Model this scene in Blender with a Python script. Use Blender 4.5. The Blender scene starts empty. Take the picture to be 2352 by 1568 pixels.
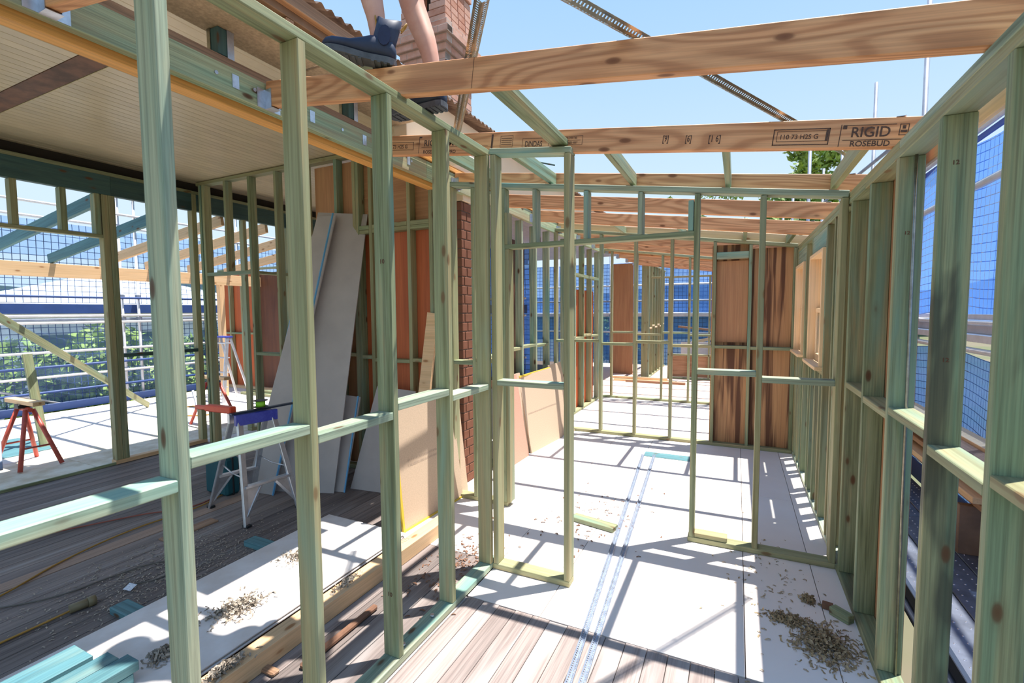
import bpy, bmesh, math, random
from mathutils import Vector, Matrix, Quaternion

# ------------------------------------------------------------------ camera, sky, sun
scn = bpy.context.scene
COL = scn.collection
random.seed(7)
R_ = random.Random(11)

def look():
    pi, ya, ro = 0.0642012, 0.4455143, -0.0066102
    cp, sp, c_, s_ = math.cos(pi), math.sin(pi), math.cos(ya), math.sin(ya)
    fw = Vector((-s_ * cp, c_ * cp, -sp)); r = Vector((c_, s_, 0)); u = r.cross(fw)
    c, s = math.cos(ro), math.sin(ro)
    rt = c * r + s * u; up = -s * r + c * u
    m = Matrix.Identity(4)
    for i in range(3):
        m[i][0], m[i][1], m[i][2] = rt[i], up[i], -fw[i]
    m.translation = (0, 0, 1.65)
    return m
cam_d = bpy.data.cameras.new('camera'); cam = bpy.data.objects.new('camera', cam_d); COL.objects.link(cam)
cam.matrix_world = look()
cam_d.sensor_width = 36.0; cam_d.lens = 36.0 * 1082.37 / 2352
cam_d.clip_start = 0.05; cam_d.clip_end = 500
cam_d.dof.use_dof = True; cam_d.dof.focus_distance = 2.9; cam_d.dof.aperture_fstop = 5.0
scn.camera = cam

scn.view_settings.view_transform = 'Standard'
scn.view_settings.look = 'None'
scn.view_settings.gamma = 1.0
scn.view_settings.exposure = 0.46
scn.view_settings.use_curve_mapping = False

W = bpy.data.worlds.new('sky'); scn.world = W; W.use_nodes = True
nt = W.node_tree; nt.nodes.clear()
o = nt.nodes.new('ShaderNodeOutputWorld'); bg = nt.nodes.new('ShaderNodeBackground')
tc = nt.nodes.new('ShaderNodeTexCoord'); sx = nt.nodes.new('ShaderNodeSeparateXYZ'); rp = nt.nodes.new('ShaderNodeValToRGB')
nt.links.new(tc.outputs['Generated'], sx.inputs[0]); nt.links.new(sx.outputs[2], rp.inputs[0])
nt.links.new(rp.outputs[0], bg.inputs[0]); nt.links.new(bg.outputs[0], o.inputs[0])
e = rp.color_ramp.elements
e[0].position = 0.0; e[0].color = (0.58, 0.69, 0.76, 1)
e[1].position = 1.0; e[1].color = (0.17, 0.38, 0.80, 1)
for p, c in ((0.2, (0.51, 0.65, 0.76, 1)), (0.42, (0.37, 0.55, 0.75, 1)), (0.62, (0.27, 0.47, 0.75, 1))):
    q = e.new(p); q.color = c
bg.inputs[1].default_value = 1.0

sun_d = bpy.data.lights.new('sun', 'SUN'); sun = bpy.data.objects.new('sun', sun_d); COL.objects.link(sun)
sun_d.energy = 7.6; sun_d.angle = 0.0093; sun_d.color = (1.0, 0.96, 0.90)
sun.rotation_euler = Vector((0.197, 0.173, 1.0)).to_track_quat('Z', 'Y').to_euler()
sun.location = (2, 2, 12)

# ------------------------------------------------------------------ materials
def L(r, g, b):
    f = lambda v: (v / 255 / 12.92) if v / 255 <= .04045 else ((v / 255 + .055) / 1.055) ** 2.4
    return (f(r), f(g), f(b), 1)
class NT:
    def __init__(s, name):
        s.m = bpy.data.materials.new(name); s.m.use_nodes = True
        s.t = s.m.node_tree; s.b = s.t.nodes['Principled BSDF']; s.out = s.t.nodes['Material Output']
    def n(s, typ, **kw):
        x = s.t.nodes.new('ShaderNode' + typ)
        for k, v in kw.items(): setattr(x, k, v)
        return x
    def l(s, a, b): s.t.links.new(a, b)
    def co(s, scale=(1, 1, 1), rnd=True):
        tc = s.n('TexCoord'); mp = s.n('Mapping'); mp.inputs['Scale'].default_value = scale
        if rnd:
            oi = s.n('ObjectInfo'); ml = s.n('VectorMath', operation='SCALE'); ml.inputs[0].default_value = (31.7, 17.3, 23.9)
            s.l(oi.outputs['Random'], ml.inputs['Scale']); ad = s.n('VectorMath', operation='ADD')
            s.l(tc.outputs['Object'], ad.inputs[0]); s.l(ml.outputs[0], ad.inputs[1]); s.l(ad.outputs[0], mp.inputs[0])
        else:
            s.l(tc.outputs['Object'], mp.inputs[0])
        return mp.outputs[0]
    def noise(s, vec, scale=1, detail=3, rough=.5, dist=0):
        x = s.n('TexNoise'); x.inputs['Scale'].default_value = scale; x.inputs['Detail'].default_value = detail
        x.inputs['Roughness'].default_value = rough; x.inputs['Distortion'].default_value = dist
        s.l(vec, x.inputs['Vector']); return x.outputs['Fac']
    def ramp(s, fac, stops):
        x = s.n('ValToRGB'); el = x.color_ramp.elements
        el[0].position, el[0].color = stops[0][0], stops[0][1]; el[1].position, el[1].color = stops[-1][0], stops[-1][1]
        for p, c in stops[1:-1]:
            q = el.new(p); q.color = c
        s.l(fac, x.inputs[0]); return x.outputs[0]
    def mix(s, fac, a, b, mode='MIX'):
        x = s.n('MixRGB', blend_type=mode)
        for i, v in ((0, fac), (1, a), (2, b)):
            if isinstance(v, (int, float)): x.inputs[i].default_value = v
            elif isinstance(v, tuple): x.inputs[i].default_value = v
            else: s.l(v, x.inputs[i])
        return x.outputs[0]
    def math(s, op, a, b=0.5):
        x = s.n('Math', operation=op)
        for i, v in ((0, a), (1, b)):
            if isinstance(v, (int, float)): x.inputs[i].default_value = v
            else: s.l(v, x.inputs[i])
        return x.outputs[0]
    def bump(s, h, st=.2, d=.01):
        x = s.n('Bump'); x.inputs['Strength'].default_value = st; x.inputs['Distance'].default_value = d
        s.l(h, x.inputs['Height']); s.l(x.outputs[0], s.b.inputs['Normal'])
    def fin(s, col, rough=.6, metal=0, spec=.4):
        if isinstance(col, tuple): s.b.inputs['Base Color'].default_value = col
        else: s.l(col, s.b.inputs['Base Color'])
        s.b.inputs['Roughness'].default_value = rough; s.b.inputs['Metallic'].default_value = metal
        s.b.inputs['Specular IOR Level'].default_value = spec
        return s.m

def timber(name, A, B, grain=.75, stain=None, stain_at=.58, stain_amt=.8, stain_sc=(.75, 5, 5), knots=True, knotc=(.10, .045, .018, 1), rings=0, rough=.6, vary=.12, ramp=None, tint=0):
    s = NT(name); v = s.co()
    def sc(k):
        mp = s.n('Mapping'); mp.inputs['Scale'].default_value = k; s.l(v, mp.inputs[0]); return mp.outputs[0]
    broad = s.noise(sc((.9, 16, 16)), 1, 4, .6, .6)
    col = s.ramp(broad, ramp) if ramp else s.mix(s.ramp(broad, [(.35, (0, 0, 0, 1)), (.65, (1, 1, 1, 1))]), A, B)
    if rings:
        cn = s.noise(sc((.85, 5.5, 5.5)), 1, 1, .4, .25)
        sn = s.math('SINE', s.math('MULTIPLY', cn, 95.0)); wf_ = s.math('MULTIPLY_ADD', sn, .5)
        wf_.node.inputs[2].default_value = .5
        rr = s.ramp(wf_, [(.0, (1.06, 1.06, 1.06, 1)), (.55, (.92, .87, .82, 1)), (.85, (.68, .55, .47, 1)), (1.0, (.60, .47, .39, 1))])
        col = s.mix(rings, col, rr, 'MULTIPLY')
    fine = s.noise(sc((1.4, 95, 95)), 1, 4, .7)
    fr = s.ramp(fine, [(.36, (grain, grain, grain, 1)), (.58, (1.08, 1.08, 1.08, 1))])
    col = s.mix(.8, col, fr, 'MULTIPLY')
    if stain:
        st = s.noise(sc(stain_sc), 1, 3, .55, .4)
        sm = s.ramp(st, [(stain_at, (0, 0, 0, 1)), (stain_at + .12, (stain_amt,) * 3 + (1,))])
        col = s.mix(sm, col, stain)
    if knots:
        vo = s.n('TexVoronoi'); vo.inputs['Scale'].default_value = 1
        s.l(sc((3.6, 9, 9)), vo.inputs['Vector'])
        kn = s.ramp(vo.outputs['Distance'], [(.05, (1, 1, 1, 1)), (.095, (.85, .85, .85, 1)), (.135, (.15, .15, .15, 1)), (.22, (0, 0, 0, 1))])
        col = s.mix(kn, col, knotc)
    oi = s.n('ObjectInfo'); br = s.n('MapRange'); br.inputs[3].default_value = 1 - vary; br.inputs[4].default_value = 1 + vary
    s.l(oi.outputs['Random'], br.inputs[0])
    if tint:
        fr2 = s.math('FRACT', s.math('MULTIPLY', oi.outputs['Random'], 7.13)); col = s.mix(s.math('MULTIPLY', fr2, tint), col, (.40, .30, .14, 1))
    col = s.mix(1.0, col, br.outputs[0], 'MULTIPLY')
    s.bump(fine, .12, .003)
    return s.fin(col, rough)
def flat(name, col, rough=.5, metal=0, var=.08, scale=6, spec=.4, col2=None, detail=4, bump=0):
    s = NT(name); n = s.noise(s.co(), scale, detail, .6)
    c2 = col2 or tuple(min(1, c * (1 - var * 2)) for c in col[:3]) + (1,)
    c = s.mix(s.ramp(n, [(.35, (0, 0, 0, 1)), (.65, (1, 1, 1, 1))]), c2, col)
    if bump: s.bump(n, bump, .01)
    return s.fin(c, rough, metal, spec)

M = {}
GR = [(.26, (.12, .15, .075, 1)), (.40, (.21, .26, .14, 1)), (.52, (.27, .32, .19, 1)), (.60, (.33, .325, .18, 1)), (.72, (.39, .33, .18, 1))]
M['green'] = timber('treated_pine_green', None, None, grain=.5, stain=(.16, .33, .27, 1), stain_at=.54, stain_amt=.7, stain_sc=(.6, 7, 7), ramp=GR, tint=.45)
M['teal'] = timber('treated_pine_teal', None, None, grain=.52, stain=(.16, .35, .31, 1), stain_at=.54, stain_amt=.75, stain_sc=(.9, 7, 7), ramp=[(.28, (.20, .28, .20, 1)), (.45, (.33, .41, .30, 1)), (.58, (.41, .44, .30, 1)), (.72, (.48, .47, .33, 1))])
M['oldgreen'] = timber('treated_pine_weathered', (.33, .32, .17, 1), (.19, .28, .17, 1), grain=.5, stain=(.05, .055, .04, 1), stain_at=.51, stain_amt=.85, stain_sc=(1.3, 7, 7), tint=.25)
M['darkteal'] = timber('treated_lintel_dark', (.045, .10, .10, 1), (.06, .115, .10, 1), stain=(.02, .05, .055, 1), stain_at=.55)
M['bluepine'] = timber('blue_treated_pine', (.07, .18, .21, 1), (.10, .23, .25, 1), grain=.6, stain=(.20, .29, .26, 1), stain_at=.62)
M['ledgerm'] = timber('ledger_pine', (.31, .42, .27, 1), (.44, .44, .25, 1), grain=.55, stain=(.38, .25, .14, 1), stain_at=.56, stain_amt=.7)
M['rafter'] = timber('rafter_lvl', (.76, .40, .20, 1), (.68, .32, .15, 1), grain=.80, rings=.65, knotc=(.22, .08, .03, 1), vary=.08)
M['pine'] = timber('raw_pine', (.74, .50, .29, 1), (.66, .42, .22, 1), grain=.85, knotc=(.35, .16, .06, 1))
M['paleframe'] = timber('window_pine', (.85, .60, .36, 1), (.80, .54, .30, 1), grain=.9, knots=False)
M['orangebeam'] = timber('orange_beam', (.72, .36, .10, 1), (.60, .28, .07, 1), grain=.75, knots=False)
M['brownold'] = timber('old_hardwood', (.42, .25, .15, 1), (.30, .16, .09, 1), grain=.6, knots=False)
M['ply'] = timber('brown_ply', (.50, .26, .13, 1), (.42, .20, .10, 1), grain=.85, knots=False, vary=.05)
M['plystripe'] = timber('striped_ply', (.52, .28, .13, 1), (.45, .22, .10, 1), grain=.8, stain=(.10, .035, .016, 1), stain_at=.47, stain_amt=.95, stain_sc=(.6, 13, 13), knots=False, vary=.02)
M['orangeply'] = timber('orange_ply', (.55, .14, .05, 1), (.46, .11, .04, 1), grain=.85, knots=False, vary=.08)
M['darkply'] = timber('dark_ply', (.13, .05, .025, 1), (.09, .035, .02, 1), knots=False)
M['board_grey'] = timber('old_floorboard', (.25, .205, .185, 1), (.165, .13, .12, 1), grain=.6, stain=(.33, .30, .285, 1), stain_at=.58, stain_amt=.65, knots=False, rough=.7, vary=.25)
M['board_pink'] = timber('worn_floorboard', (.34, .275, .25, 1), (.26, .205, .185, 1), grain=.6, stain=(.40, .355, .335, 1), stain_at=.46, stain_amt=.8, knots=False, rough=.75, vary=.06)
M['board_red'] = timber('paint_streaked_floorboard', (.34, .275, .25, 1), (.26, .205, .185, 1), grain=.6, stain=(.48, .16, .15, 1), stain_at=.56, stain_amt=.6, knots=False, rough=.75)
M['board_tan'] = timber('tan_floorboard', (.42, .29, .22, 1), (.36, .24, .18, 1), knots=False, rough=.7)
M['ceil'] = flat('cream_ceiling_paint', (.66, .54, .36, 1), .28, var=.08, scale=3, spec=.5)
M['ceilstain'] = flat('brown_stain_board', (.20, .09, .05, 1), .6, var=.3, scale=8)
M['sheet'] = flat('white_floor_sheet', (.82, .74, .685, 1), .8, scale=1.2, col2=(.75, .67, .62, 1), spec=.2)
M['pinksheet'] = flat('pink_floor_sheet', (.78, .56, .46, 1), .8, scale=2, spec=.2)
M['osb'] = flat('dusty_deck_sheet', (.80, .74, .62, 1), .8, scale=5, col2=(.60, .50, .36, 1), spec=.2)
M['base'] = flat('dark_subfloor', (.10, .075, .06, 1), .9)
M['fibro'] = flat('grey_fibre_cement', (.44, .40, .385, 1), .7, scale=4, var=.05, spec=.2)
M['fibrow'] = flat('white_fibre_cement', (.74, .70, .68, 1), .75, scale=5, col2=(.64, .58, .54, 1), spec=.2)
M['particle'] = flat('particleboard', (.57, .43, .31, 1), .8, scale=90, var=.06, spec=.2)
M['particlepink'] = flat('pink_particleboard', (.60, .31, .23, 1), .8, scale=90, var=.06, spec=.2)
M['chip'] = flat('chipboard', (.50, .36, .23, 1), .8, scale=60, var=.14, spec=.2)
M['yellowedge'] = flat('yellow_tongue', (.75, .52, .05, 1), .5)
M['blueedge'] = flat('blue_sheet_edge', (.12, .36, .62, 1), .5)
M['galv'] = flat('galvanised_steel', (.62, .66, .74, 1), .33, .85, scale=25, var=.12)
M['galvblue'] = flat('blue_grey_galvanised', (.44, .51, .63, 1), .35, .5, scale=25, var=.15)
M['galvdark'] = flat('dull_galvanised_strap', (.42, .38, .30, 1), .30, .9, scale=30, var=.15)
M['alu'] = flat('aluminium', (.66, .67, .70, 1), .35, .8, scale=12, var=.1)
M['tube'] = flat('scaffold_tube', (.27, .31, .40, 1), .5, .25, scale=8, var=.12)
M['tubew'] = flat('bright_scaffold_tube', (.66, .67, .70, 1), .45, .2, scale=8, var=.08)
M['darksteel'] = flat('dark_steel_deck', (.05, .07, .11, 1), .4, .5, scale=8)
M['deckplate'] = flat('scaffold_deck_plate', (.22, .25, .32, 1), .4, .6, scale=6, var=.2)
M['navy'] = flat('navy_toe_board', (.03, .07, .22, 1), .45)
M['red'] = flat('red_painted_steel', (.55, .10, .07, 1), .4, scale=14, var=.15)
M['redplastic'] = flat('red_plastic', (.75, .08, .03, 1), .35)
M['bluepaint'] = flat('blue_cap_paint', (.03, .04, .30, 1), .4, scale=25, col2=(.05, .07, .38, 1))
M['black'] = flat('black_plastic', (.02, .02, .022, 1), .4)
M['tealbox'] = flat('teal_tool_case', (.01, .09, .11, 1), .45)
M['lime'] = flat('lime_string', (.30, .70, .04, 1), .6)
M['ocord'] = flat('orange_cord_rubber', (.42, .22, .04, 1), .5)
M['rcord'] = flat('red_cord_rubber', (.30, .09, .06, 1), .5)
M['gcord'] = flat('grey_cord_rubber', (.14, .12, .10, 1), .5)
M['plug'] = flat('brown_plug', (.22, .17, .09, 1), .5)
M['tag'] = flat('white_tag', (.75, .78, .85, 1), .5, scale=120, var=.2)
M['ink'] = flat('stamp_ink', (.055, .035, .03, 1), .8, scale=200, col2=(.14, .07, .045, 1))
M['inksoft'] = flat('faded_stamp_ink', (.36, .27, .20, 1), .8, scale=200, col2=(.48, .36, .27, 1))
M['brick'] = flat('red_brick', (.56, .31, .23, 1), .85, scale=9, col2=(.46, .21, .14, 1), spec=.15, bump=.3)
M['brickpale'] = flat('pale_red_brick', (.62, .37, .29, 1), .85, scale=9, col2=(.52, .28, .20, 1), spec=.15, bump=.3)
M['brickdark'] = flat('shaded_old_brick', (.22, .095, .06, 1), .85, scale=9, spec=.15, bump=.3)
M['mortar'] = flat('mortar', (.52, .42, .36, 1), .9, scale=30, spec=.1)
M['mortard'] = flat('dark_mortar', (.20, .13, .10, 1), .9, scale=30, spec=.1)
M['roofiron'] = flat('brown_corrugated_roof', (.30, .21, .15, 1), .5, scale=5, col2=(.17, .11, .08, 1))
M['creamwall'] = flat('cream_wall_paint', (.82, .62, .42, 1), .7, scale=1.5, var=.03)
M['fascia'] = flat('brown_fascia', (.27, .17, .11, 1), .6, scale=6, var=.15)
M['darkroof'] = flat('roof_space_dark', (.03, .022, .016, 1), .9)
M['skin'] = flat('skin', (.66, .36, .26, 1), .5, scale=7, col2=(.56, .27, .19, 1), spec=.35)
M['boot'] = flat('navy_boot_leather', (.026, .036, .075, 1), .5, scale=9, col2=(.016, .022, .045, 1))
M['bootd'] = flat('navy_elastic', (.022, .03, .075, 1), .7, scale=40)
M['sole'] = flat('grey_rubber_sole', (.10, .105, .12, 1), .6, scale=20, var=.2)
M['shorts'] = flat('dark_shorts_cloth', (.05, .052, .048, 1), .85, scale=30)
M['shirt'] = flat('work_shirt_cloth', (.35, .42, .20, 1), .85, scale=20)
M['hair'] = flat('dark_hair', (.05, .03, .02, 1), .7)
M['shaving'] = flat('wood_shavings', (.46, .34, .20, 1), .8, scale=40, col2=(.26, .18, .10, 1))
M['shavingp'] = flat('pale_wood_shavings', (.46, .39, .31, 1), .8, scale=40, col2=(.24, .20, .16, 1))
M['debris'] = flat('brown_bark_debris', (.20, .10, .06, 1), .9, scale=40)
M['leaf'] = flat('tree_leaves', (.26, .38, .07, 1), .6, scale=1.4, col2=(.05, .11, .03, 1))
M['leaflight'] = flat('light_tree_leaves', (.36, .46, .09, 1), .6, scale=1.4, col2=(.14, .22, .04, 1))
M['trunk'] = flat('tree_bark', (.16, .11, .08, 1), .9)
M['ground'] = flat('grass_ground', (.10, .12, .05, 1), .95, scale=.15, col2=(.16, .13, .09, 1))
M['hill'] = flat('forest_hill', (.08, .15, .12, 1), .95, scale=.12, col2=(.16, .24, .16, 1))
M['whiteroof'] = flat('white_metal_roof', (.86, .88, .92, 1), .5, scale=1)
M['whitewall'] = flat('white_house_wall', (.80, .82, .86, 1), .7, scale=1)
M['redroof'] = flat('red_tile', (.45, .12, .08, 1), .7)
M['markred'] = flat('red_marker', (.80, .25, .22, 1), .7)
M['glovewhite'] = flat('white_fabric', (.80, .79, .74, 1), .8)

def glassmat():
    s = NT('window_glass'); g = s.n('BsdfTransparent'); g.inputs[0].default_value = (.92, .95, .95, 1)
    gl = s.n('BsdfGlossy'); gl.inputs['Roughness'].default_value = .03
    mx = s.n('MixShader'); mx.inputs[0].default_value = .12
    s.l(g.outputs[0], mx.inputs[1]); s.l(gl.outputs[0], mx.inputs[2]); s.l(mx.outputs[0], s.out.inputs[0]); return s.m
M['glass'] = glassmat()
def net(name, col, opac, tr):
    s = NT(name); t = s.n('BsdfTransparent'); t.inputs[0].default_value = tr
    d = s.n('BsdfDiffuse'); d.inputs[0].default_value = col; tl = s.n('BsdfTranslucent'); tl.inputs[0].default_value = col
    a = s.n('AddShader'); s.l(d.outputs[0], a.inputs[0]); s.l(tl.outputs[0], a.inputs[1])
    n = s.noise(s.co((1, 1, 1)), 1.3, 3, .6)
    mr = s.n('MapRange'); mr.inputs[3].default_value = opac - .12; mr.inputs[4].default_value = opac + .12; s.l(n, mr.inputs[0])
    mx = s.n('MixShader'); s.l(mr.outputs[0], mx.inputs[0]); s.l(t.outputs[0], mx.inputs[1]); s.l(a.outputs[0], mx.inputs[2])
    s.l(mx.outputs[0], s.out.inputs[0]); return s.m
M['netr'] = net('blue_shade_cloth', (.10, .23, .58, 1), .74, (.45, .65, 1, 1))
M['netl'] = net('thin_blue_net', (.25, .38, .62, 1), .14, (.86, .93, 1, 1))
M['nettop'] = net('folded_blue_net', (.20, .34, .66, 1), .36, (.72, .86, 1, 1))
M['netf'] = net('far_blue_net', (.07, .16, .42, 1), .62, (.6, .78, 1, 1))
M['strandl'] = flat('net_strand_dark', (.05, .09, .20, 1), .6)
M['strandw'] = flat('net_strand_pale', (.55, .66, .85, 1), .6)
M['netfold'] = flat('net_hem_blue', (.05, .10, .45, 1), .6)

# ------------------------------------------------------------------ builders
WM = {}
def setp(o, M4, parent=None):
    if parent is not None:
        o.parent = parent; o.matrix_parent_inverse = WM[parent.name].inverted()
    o.matrix_basis = M4; WM[o.name] = M4.copy()
def thing(name, label, cat, loc, group=None, kind=None):
    o = bpy.data.objects.new(name, None); COL.objects.link(o); o.empty_display_size = .1
    setp(o, Matrix.Translation(loc)); o['label'] = label
    if cat: o['category'] = cat
    if group: o['group'] = group
    if kind: o['kind'] = kind
    return o
def tag(o, label=None, cat=None, group=None, kind=None):
    if label: o['label'] = label
    if cat: o['category'] = cat
    if group: o['group'] = group
    if kind: o['kind'] = kind
    return o
def mesh_obj(name, me, mat, M4, parent=None):
    o = bpy.data.objects.new(name, me); COL.objects.link(o)
    if mat and not me.materials: me.materials.append(M[mat])
    setp(o, M4, parent); return o
def bm_obj(name, bm, mat, parent=None, M4=None, smooth=False):
    me = bpy.data.meshes.new(name); bm.to_mesh(me); bm.free()
    if smooth:
        for p in me.polygons: p.use_smooth = True
    return mesh_obj(name, me, mat, M4 or Matrix.Identity(4), parent)
BOXC = {}
def boxmesh(l, w, h, mat, bev):
    k = (round(l, 3), round(w, 3), round(h, 3), mat, bev)
    if k in BOXC: return BOXC[k]
    bm = bmesh.new(); bmesh.ops.create_cube(bm, size=1)
    for v in bm.verts: v.co = Vector((v.co.x * l, v.co.y * w, v.co.z * h))
    if bev: bmesh.ops.bevel(bm, geom=list(bm.edges), offset=min(bev, l * .3, w * .3, h * .3), segments=1, affect='EDGES')
    me = bpy.data.meshes.new('timber'); bm.to_mesh(me); bm.free(); me.materials.append(M[mat])
    BOXC[k] = me; return me
def beam(name, p0, p1, w, h, mat, parent=None, up=(0, 0, 1), bev=.003):
    """length p0->p1 along local X, w along local Y, h along local Z (towards up)"""
    p0, p1 = Vector(p0), Vector(p1); d = p1 - p0; l = d.length; x = d.normalized(); u = Vector(up)
    if abs(x.dot(u)) > .999: u = Vector((0, 1, 0))
    y = u.cross(x).normalized(); z = x.cross(y)
    m = Matrix.Identity(4)
    for i in range(3): m[i][0], m[i][1], m[i][2], m[i][3] = x[i], y[i], z[i], (p0[i] + p1[i]) / 2
    return mesh_obj(name, boxmesh(l, w, h, mat, bev), mat, m, parent)
def bar(name, x0, x1, y0, y1, z0, z1, mat, parent=None, bev=.003):
    """axis-aligned piece, its longest side is the grain direction"""
    d = (x1 - x0, y1 - y0, z1 - z0); cx, cy, cz = (x0 + x1) / 2, (y0 + y1) / 2, (z0 + z1) / 2
    a = d.index(max(d))
    if a == 0: return beam(name, (x0, cy, cz), (x1, cy, cz), d[1], d[2], mat, parent, (0, 0, 1), bev)
    if a == 1: return beam(name, (cx, y0, cz), (cx, y1, cz), d[0], d[2], mat, parent, (0, 0, 1), bev)
    return beam(name, (cx, cy, z0), (cx, cy, z1), d[0], d[1], mat, parent, (0, 1, 0), bev)
def prof(name, pts, y0, y1, mat, parent=None):
    """xz polygon extruded along y"""
    bm = bmesh.new(); a = [bm.verts.new((x, y0, z)) for x, z in pts]; b = [bm.verts.new((x, y1, z)) for x, z in pts]
    n = len(pts)
    bm.faces.new(a); bm.faces.new(b[::-1])
    for i in range(n): bm.faces.new((a[i], b[i], b[(i + 1) % n], a[(i + 1) % n]))
    bmesh.ops.recalc_face_normals(bm, faces=bm.faces)
    return bm_obj(name, bm, mat, parent)
TUBC = {}
def tube(name, p0, p1, r, mat, parent=None, seg=12):
    p0, p1 = Vector(p0), Vector(p1); d = p1 - p0
    k = (round(d.length, 3), round(r, 4), mat, seg)
    if k not in TUBC:
        bm = bmesh.new(); bmesh.ops.create_cone(bm, cap_ends=True, segments=seg, radius1=r, radius2=r, depth=d.length)
        me = bpy.data.meshes.new('tube'); bm.to_mesh(me); bm.free(); me.materials.append(M[mat])
        for p in me.polygons: p.use_smooth = len(p.vertices) == 4
        TUBC[k] = me
    m = Matrix.Translation((p0 + p1) / 2) @ d.to_track_quat('Z', 'Y').to_matrix().to_4x4()
    return mesh_obj(name, TUBC[k], mat, m, parent)
def path(name, pts, r, mat, parent=None, res=6):
    cu = bpy.data.curves.new(name, 'CURVE'); cu.dimensions = '3D'; cu.bevel_depth = r; cu.bevel_resolution = 2; cu.resolution_u = res
    sp = cu.splines.new('BEZIER'); sp.bezier_points.add(len(pts) - 1)
    for b, p in zip(sp.bezier_points, pts):
        b.co = p; b.handle_left_type = b.handle_right_type = 'AUTO'
    t = bpy.data.objects.new('tmp', cu); me = bpy.data.meshes.new_from_object(t); bpy.data.objects.remove(t); bpy.data.curves.remove(cu)
    me.name = name
    for p in me.polygons: p.use_smooth = True
    me.materials.clear(); return mesh_obj(name, me, mat, Matrix.Identity(4), parent)
def text(name, s, size, org, xd, up, mat, parent, squash=1.0):
    cu = bpy.data.curves.new(name, 'FONT'); cu.body = s; cu.size = size; cu.extrude = .0004; cu.offset = size * .012; cu.resolution_u = 3
    t = bpy.data.objects.new('tmp', cu); me = bpy.data.meshes.new_from_object(t); bpy.data.objects.remove(t); bpy.data.curves.remove(cu)
    x = Vector(xd).normalized(); u = Vector(up).normalized(); n = x.cross(u)
    m = Matrix.Identity(4)
    for i in range(3): m[i][0], m[i][1], m[i][2], m[i][3] = x[i] * squash, u[i], n[i], org[i] + n[i] * .0006
    me.materials.clear()
    return mesh_obj(name, me, mat, m, parent)
def frame_lines(name, rects, org, xd, up, mat, parent, th=.0022):
    """thin printed rectangles/lines on a face: rects = (x0,y0,x1,y1) in face coords, one mesh"""
    x = Vector(xd).normalized(); u = Vector(up).normalized(); n = x.cross(u); bm = bmesh.new()
    for (a, b, c, d) in rects:
        vs = [bm.verts.new(Vector(org) + x * p + u * q + n * .0012) for p, q in ((a, b), (c, b), (c, d), (a, d))]
        bm.faces.new(vs)
    return bm_obj(name, bm, mat, parent)
def strap(name, p0, p1, w, mat, up=(0, 0, 1), parent=None, angle=0.5, pitch=.0145):
    """perforated V-section steel angle with real holes"""
    p0, p1 = Vector(p0), Vector(p1); d = p1 - p0; n = max(4, int(d.length / pitch)); x = d.normalized()
    y = Vector(up).cross(x).normalized(); z = x.cross(y); st = d / n; bm = bmesh.new(); hl = st * .28
    for sgn in (-1, 1):
        f = (y * sgn * math.cos(angle) + z * math.sin(angle)) * w
        rows = [.0, .32, .66, 1.0]
        for i in range(n):
            c = p0 + st * (i + .5)
            for r0, r1 in ((rows[0], rows[1]), (rows[2], rows[3])):
                q = [c - st * .5 + f * r0, c + st * .5 + f * r0, c + st * .5 + f * r1, c - st * .5 + f * r1]
                bm.faces.new([bm.verts.new(v) for v in q])
            for a, b in ((-.5, -.22), (.22, .5)):
                q = [c + st * a + f * rows[1], c + st * b + f * rows[1], c + st * b + f * rows[2], c + st * a + f * rows[2]]
                bm.faces.new([bm.verts.new(v) for v in q])
    bmesh.ops.remove_doubles(bm, verts=bm.verts, dist=.0002)
    bmesh.ops.solidify(bm, geom=list(bm.faces), thickness=.001)
    return bm_obj(name, bm, mat, parent)
def sheet(name, corners, th, mat, parent=None):
    """flat board from 4 corners (front face), thickness backwards; own local frame: X along the first edge"""
    a, b, c, d = [Vector(v) for v in corners]; x = (b - a).normalized(); n = x.cross(d - a).normalized(); y = n.cross(x)
    m = Matrix.Identity(4)
    for i in range(3): m[i][0], m[i][1], m[i][2], m[i][3] = x[i], y[i], n[i], a[i]
    inv = m.inverted(); q = [inv @ v for v in (a, b, c, d)]; bm = bmesh.new()
    f = [bm.verts.new((v.x, v.y, 0)) for v in q]; g = [bm.verts.new((v.x, v.y, -th)) for v in q]
    bm.faces.new(f); bm.faces.new(g[::-1])
    for i in range(4): bm.faces.new((f[i], g[i], g[(i + 1) % 4], f[(i + 1) % 4]))
    bmesh.ops.recalc_face_normals(bm, faces=bm.faces)
    return bm_obj(name, bm, mat, parent, m)
def curls(name, centre, sx, sy, n, mat, parent=None, hgt=.03, size=.012, seed=1, mound=True):
    """a heap of small curled chips, one mesh"""
    r = random.Random(seed); bm = bmesh.new()
    for _ in range(n):
        g1, g2 = r.gauss(0, .42), r.gauss(0, .42); k = math.exp(-(g1 * g1 + g2 * g2) * 2)
        x, y = centre[0] + g1 * sx, centre[1] + g2 * sy
        z = centre[2] + .001 + (r.random() * hgt * k if mound else r.random() * .004)
        s = size * r.uniform(.5, 1.5); q = Quaternion((r.gauss(0, 1), r.gauss(0, 1), r.gauss(0, 1), r.gauss(0, 1))).normalized() if mound else Quaternion((0, 0, 1), r.random() * 6.28)
        pts = [(-s, -s * .3, 0), (0, -s * .3, s * .35), (s, -s * .3, 0), (s, s * .3, 0), (0, s * .3, s * .35), (-s, s * .3, 0)]
        vs = []
        for p in pts:
            v = q @ Vector(p); vs.append(bm.verts.new((x + v.x, y + v.y, max(centre[2] + .0005, z + v.z))))
        bm.faces.new((vs[0], vs[1], vs[4], vs[5])); bm.faces.new((vs[1], vs[2], vs[3], vs[4]))
    return bm_obj(name, bm, mat, parent)

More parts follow.
